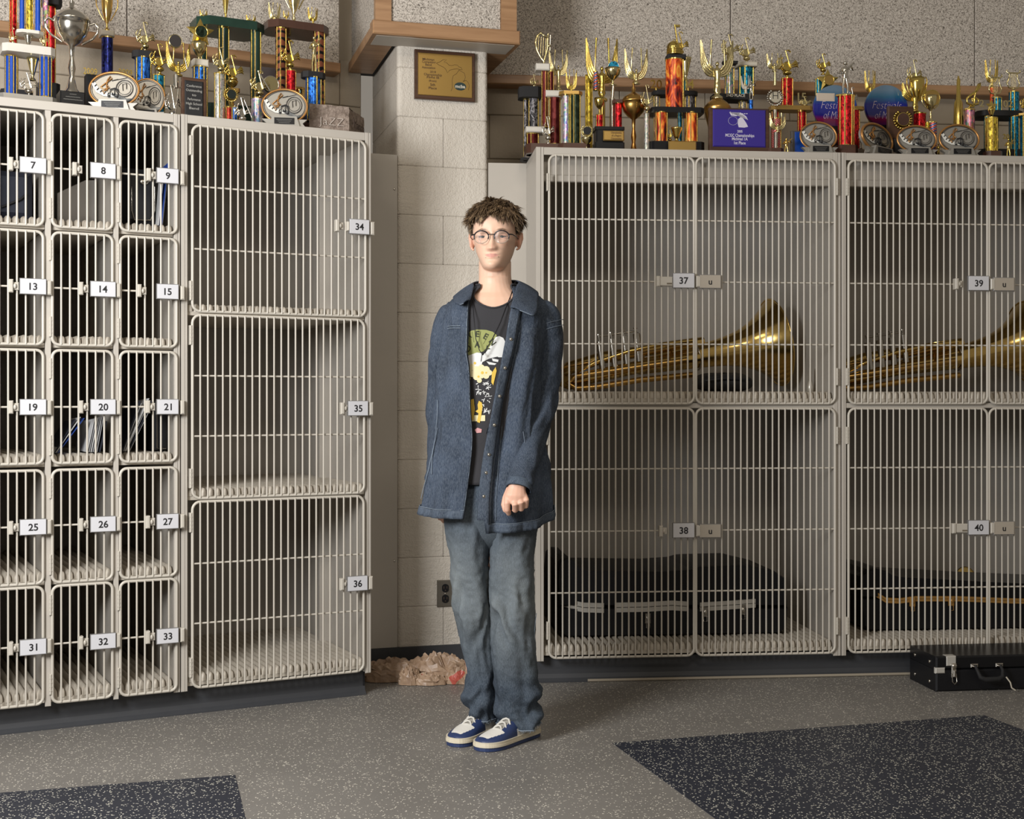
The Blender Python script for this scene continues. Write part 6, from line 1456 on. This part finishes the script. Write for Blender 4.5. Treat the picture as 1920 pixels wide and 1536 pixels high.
# collar
CT = [(0, 958, 578, -.125, 975, 583, -.148), (.07, 964, 556, -.095, 1001, 592, -.150), (.22, 968, 538, -.050, 1008, 566, -.075), (.36, 970, 528, .0, 1000, 545, .01), (.5, 930, 527, .062, 930, 548, .10), (.64, 892, 530, .0, 860, 553, .02), (.80, 889, 538, -.050, 852, 566, -.07), (.92, 885, 552, -.085, 862, 572, -.118), (1, 880, 564, -.105, 869, 570, -.126)]
def col_(u_, v_):
    t = curve(CT, u_); a = Wp(t[0], t[1], t[2]); c = Wp(t[3], t[4], t[5]); m_ = (a+c)/2+Vector((0, -.004, .006)); return a*(1-v_)**2+m_*2*v_*(1-v_)+c*v_*v_
b = B(); b.grid(col_, 80, 14); co = b.make('collar', M_jacket, jo); q_m = co.modifiers.new('t', 'SOLIDIFY'); q_m.thickness = .004
b = B(); b.tube([col_(k/60, .985)+Vector((0, -.003, .001)) for k in range(61)], .0013, 5); b.make('seam', M_thread, jo)
# ---- jeans
def leg(b, tab, seed, sgn):
    """tab rows: (py, pxL, pxR, dy, depth)"""
    n_ = 130; seg = 64; vs = []; y0, y1 = tab[0][0], tab[-1][0]
    for i in range(n_):
        py = lerp(y0, y1, i/(n_-1)); L, R, dy, dp = curve(tab, py); c = Wp((L+R)/2, py, dy); a = (R-L)/2*kk; t = (py-980)/370
        for k in range(seg):
            th = 2*pi*k/seg; cs, sn = cos(th), sin(th)
            f = .011*noise.noise(Vector((cs*1.3+seed, sn*1.3, t*3.5)))+.006*noise.noise(Vector((cs*3+seed, sn*3, t*9)))
            bk = max(0, t-.72)/.28; f += .0125*bk*sin(t*50+3.0*sin(th*1+seed)+seed*2+4*noise.noise(Vector((cs*1.5, sn*1.5, t*3+seed))))*(.6+.6*noise.noise(Vector((cs+seed, sn, t*4)))+.3)
            f += .013*gs(t-.45, .14)*sin(t*30+th*4.5*sgn+6*noise.noise(Vector((cs*1.4, sn*1.4, t*4+seed))))*gs(th-4.4, 1.0)
            f += .003*(1-2*abs(noise.noise(Vector((cs*4+seed, sn*4, t*26)))))
            vs.append(c+Vector(((a+f)*abs(cs)**.92*(1 if cs > 0 else -1), (dp+f)*abs(sn)**.92*(1 if sn > 0 else -1), 0)))
    fs = []
    for i in range(n_-1): fs += [(i*seg+k, (i+1)*seg+k, (i+1)*seg+(k+1) % seg, i*seg+(k+1) % seg) for k in range(seg)]
    return b.add(vs, fs, True), vs[-seg:]
b = B()
_, hemA = leg(b, [(930, 828, 930, .01, .115), (975, 833, 925, .01, .11), (1040, 841, 921, .012, .10), (1100, 849, 920, .015, .088), (1160, 857, 921, .02, .080), (1220, 868, 925, .03, .076), (1260, 877, 928, .035, .076), (1285, 873, 930, .035, .078), (1300, 866, 932, .035, .080), (1318, 873, 932, .035, .076), (1335, 881, 934, .035, .072), (1344, 881, 936, .036, .070)], 2.2, 1)
_, hemB = leg(b, [(930, 922, 1020, -.005, .12), (985, 921, 1008, -.01, .115), (1040, 919, 1003, -.015, .108), (1100, 918, 1000, -.02, .098), (1160, 919, 1000, -.03, .088), (1220, 921, 1004, -.035, .084), (1270, 925, 1010, -.03, .084), (1295, 926, 1013, -.025, .086), (1315, 929, 1008, -.02, .082), (1335, 928, 1009, -.015, .082), (1350, 930, 1011, -.010, .084), (1358, 934, 1010, -.006, .086)], 5.6, -1)
loft(b, [(Wp(925, 890, 0), 88*kk, .118), (Wp(925, 930, 0), 92*kk, .118), (Wp(922, 975, 0), 90*kk, .112), (Wp(921, 1005, 0), 60*kk, .08), (Wp(920, 1030, 0), 22*kk, .04)], 40)
je = b.make('jeans', M_jeans, person); je['label'] = 'faded blue loose jeans'; q_m = je.modifiers.new('t', 'SOLIDIFY'); q_m.thickness = .003
random.seed(5)
for hm in (hemA, hemB):
    b = B(); b.tube([p for p in hm], .0022, 5, closed=True)
    for p in hm:
        for r_ in range(2): q2 = p+Vector((random.uniform(-.003, .003), random.uniform(-.002, .002), 0)); b.tube([q2, q2+Vector((random.uniform(-.003, .003), -.002, random.uniform(-.009, -.003)))], .0007, 3)
    b.make('frayed_hem', M_thread, je)
b = B(); b.tube([Wp(lerp(1008, 1004, k/20)-2-3*sin(k*.3), lerp(1150, 1300, k/20), -.065) for k in range(21)], .0011, 5); b.make('seam', M_thread, je)
# ---- shoes
M_sblue = mat('blue_leather', (42, 56, 94), .42, bump=(220, .3)); M_swhite = mat('white_leather', (216, 212, 204), .45, bump=(120, .3)); M_sole = mat('cream_midsole', (208, 198, 176), .5); M_lace = mat('grey_white_laces', (196, 192, 184), .75)
WT = [(0, .012), (.03, .024), (.1, .0315), (.25, .034), (.45, .036), (.62, .0425), (.76, .0465), (.87, .043), (.95, .031), (.99, .016), (1, .006)]
HTs = [(0, .082), (.06, .092), (.2, .098), (.34, .100), (.45, .088), (.58, .072), (.7, .058), (.8, .050), (.9, .043), (.97, .036), (1, .030)]
def shoe(heel, toe, label, side):
    hx, hy = heel; tx, ty = toe; L = sqrt((tx-hx)**2+(ty-hy)**2); an = atan2(ty-hy, tx-hx); o = empty('sneaker', (hx-PX, hy-PY, .0), an, person); o['label'] = label
    cl = lambda s_: (.006*sin(pi*s_)*side)
    b = B(); n_ = 110; g = 52; zs = .026; vs = []; fs = []; mi = []
    for i in range(n_):
        s_ = .012+.976*i/(n_-1); w = curve(WT, s_)[0]*.97; h = curve(HTs, s_)[0]
        for k in range(g):
            t = pi*k/(g-1); y = w*cos(t)*(1-.10*sin(t)); z = zs-.004+(h-zs+.004)*abs(sin(t))**.62; vs.append((s_*L, cl(s_)+y, z))
    for i in range(n_-1):
        for k in range(g-1):
            s_ = (i+.5)/n_; t = (k+.5)/(g-1); top = 1-abs(t-.5)*2      # 0 side, 1 ridge
            if s_ > .93 or (s_ > .70 and top < .42+.2*max(0, s_-.70)/.23): m = 0
            elif s_ > .70: m = 1
            elif top > .70 and s_ > .32: m = 2
            elif s_ > .40: m = 0 if (top > .18+.0 or s_ > .5) else 1
            elif s_ > .13: m = 1 if top < .62 else 0
            else: m = 0 if top > .3 else 1
            fs.append((i*g+k, (i+1)*g+k, (i+1)*g+k+1, i*g+k+1)); mi.append(m)
    for m in (0, 1, 2): b.add(vs, [f for f, q in zip(fs, mi) if q == m], True, m)
    b.add([vs[k] for k in range(g)], [tuple(range(g))], False, 0); b.add([vs[(n_-1)*g+k] for k in range(g)], [tuple(range(g-1, -1, -1))], False, 0)
    up = b.make('upper', [M_sblue, M_swhite, mat('tongue_lace_shade', (150, 146, 138), .7)], o)  # white tongue greyed: shade of the gaps between laces put into its colour
    for (z0, z1, ex, m, nm) in ((.0015, .0135, .001, M_sblue, 'outsole'), (.0135, .0205, .003, M_sole, 'midsole'), (.0205, .029, .0022, M_sole, 'foxing')):
        prof = [(s_, curve(WT, s_)[0]+ex) for s_ in [i/40 for i in range(41)]]; pts = [(s_*L+(ex if s_ > .5 else -ex), cl(s_)-w) for s_, w in prof]+[(s_*L+(ex if s_ > .5 else -ex), cl(s_)+w) for s_, w in prof[::-1]]
        B().slab(pts, z0, z1).make(nm, m, o)
    for i in range(5):
        s_ = .68-.065*i; h = curve(HTs, s_)[0]; w = .017+.001*i
        pts = [(s_*L+.010, cl(s_)-w*1.15, h-.010), (s_*L+.004, cl(s_)-w*.5, h+.002), (s_*L, cl(s_), h+.0055), (s_*L-.002, cl(s_)+w*.5, h+.0035), (s_*L+.006, cl(s_)+w*1.15, h-.010)]
        B().tube(pts, [.0030, .0036, .0038, .0036, .0030], 6).make('lace', M_lace, o)
    return o
shoe((.079, 4.312), (-.106, 4.100), 'blue and white sneaker nearer the camera', 1)
shoe((-.030, 4.378), (-.190, 4.152), 'blue and white sneaker behind the other', -1)
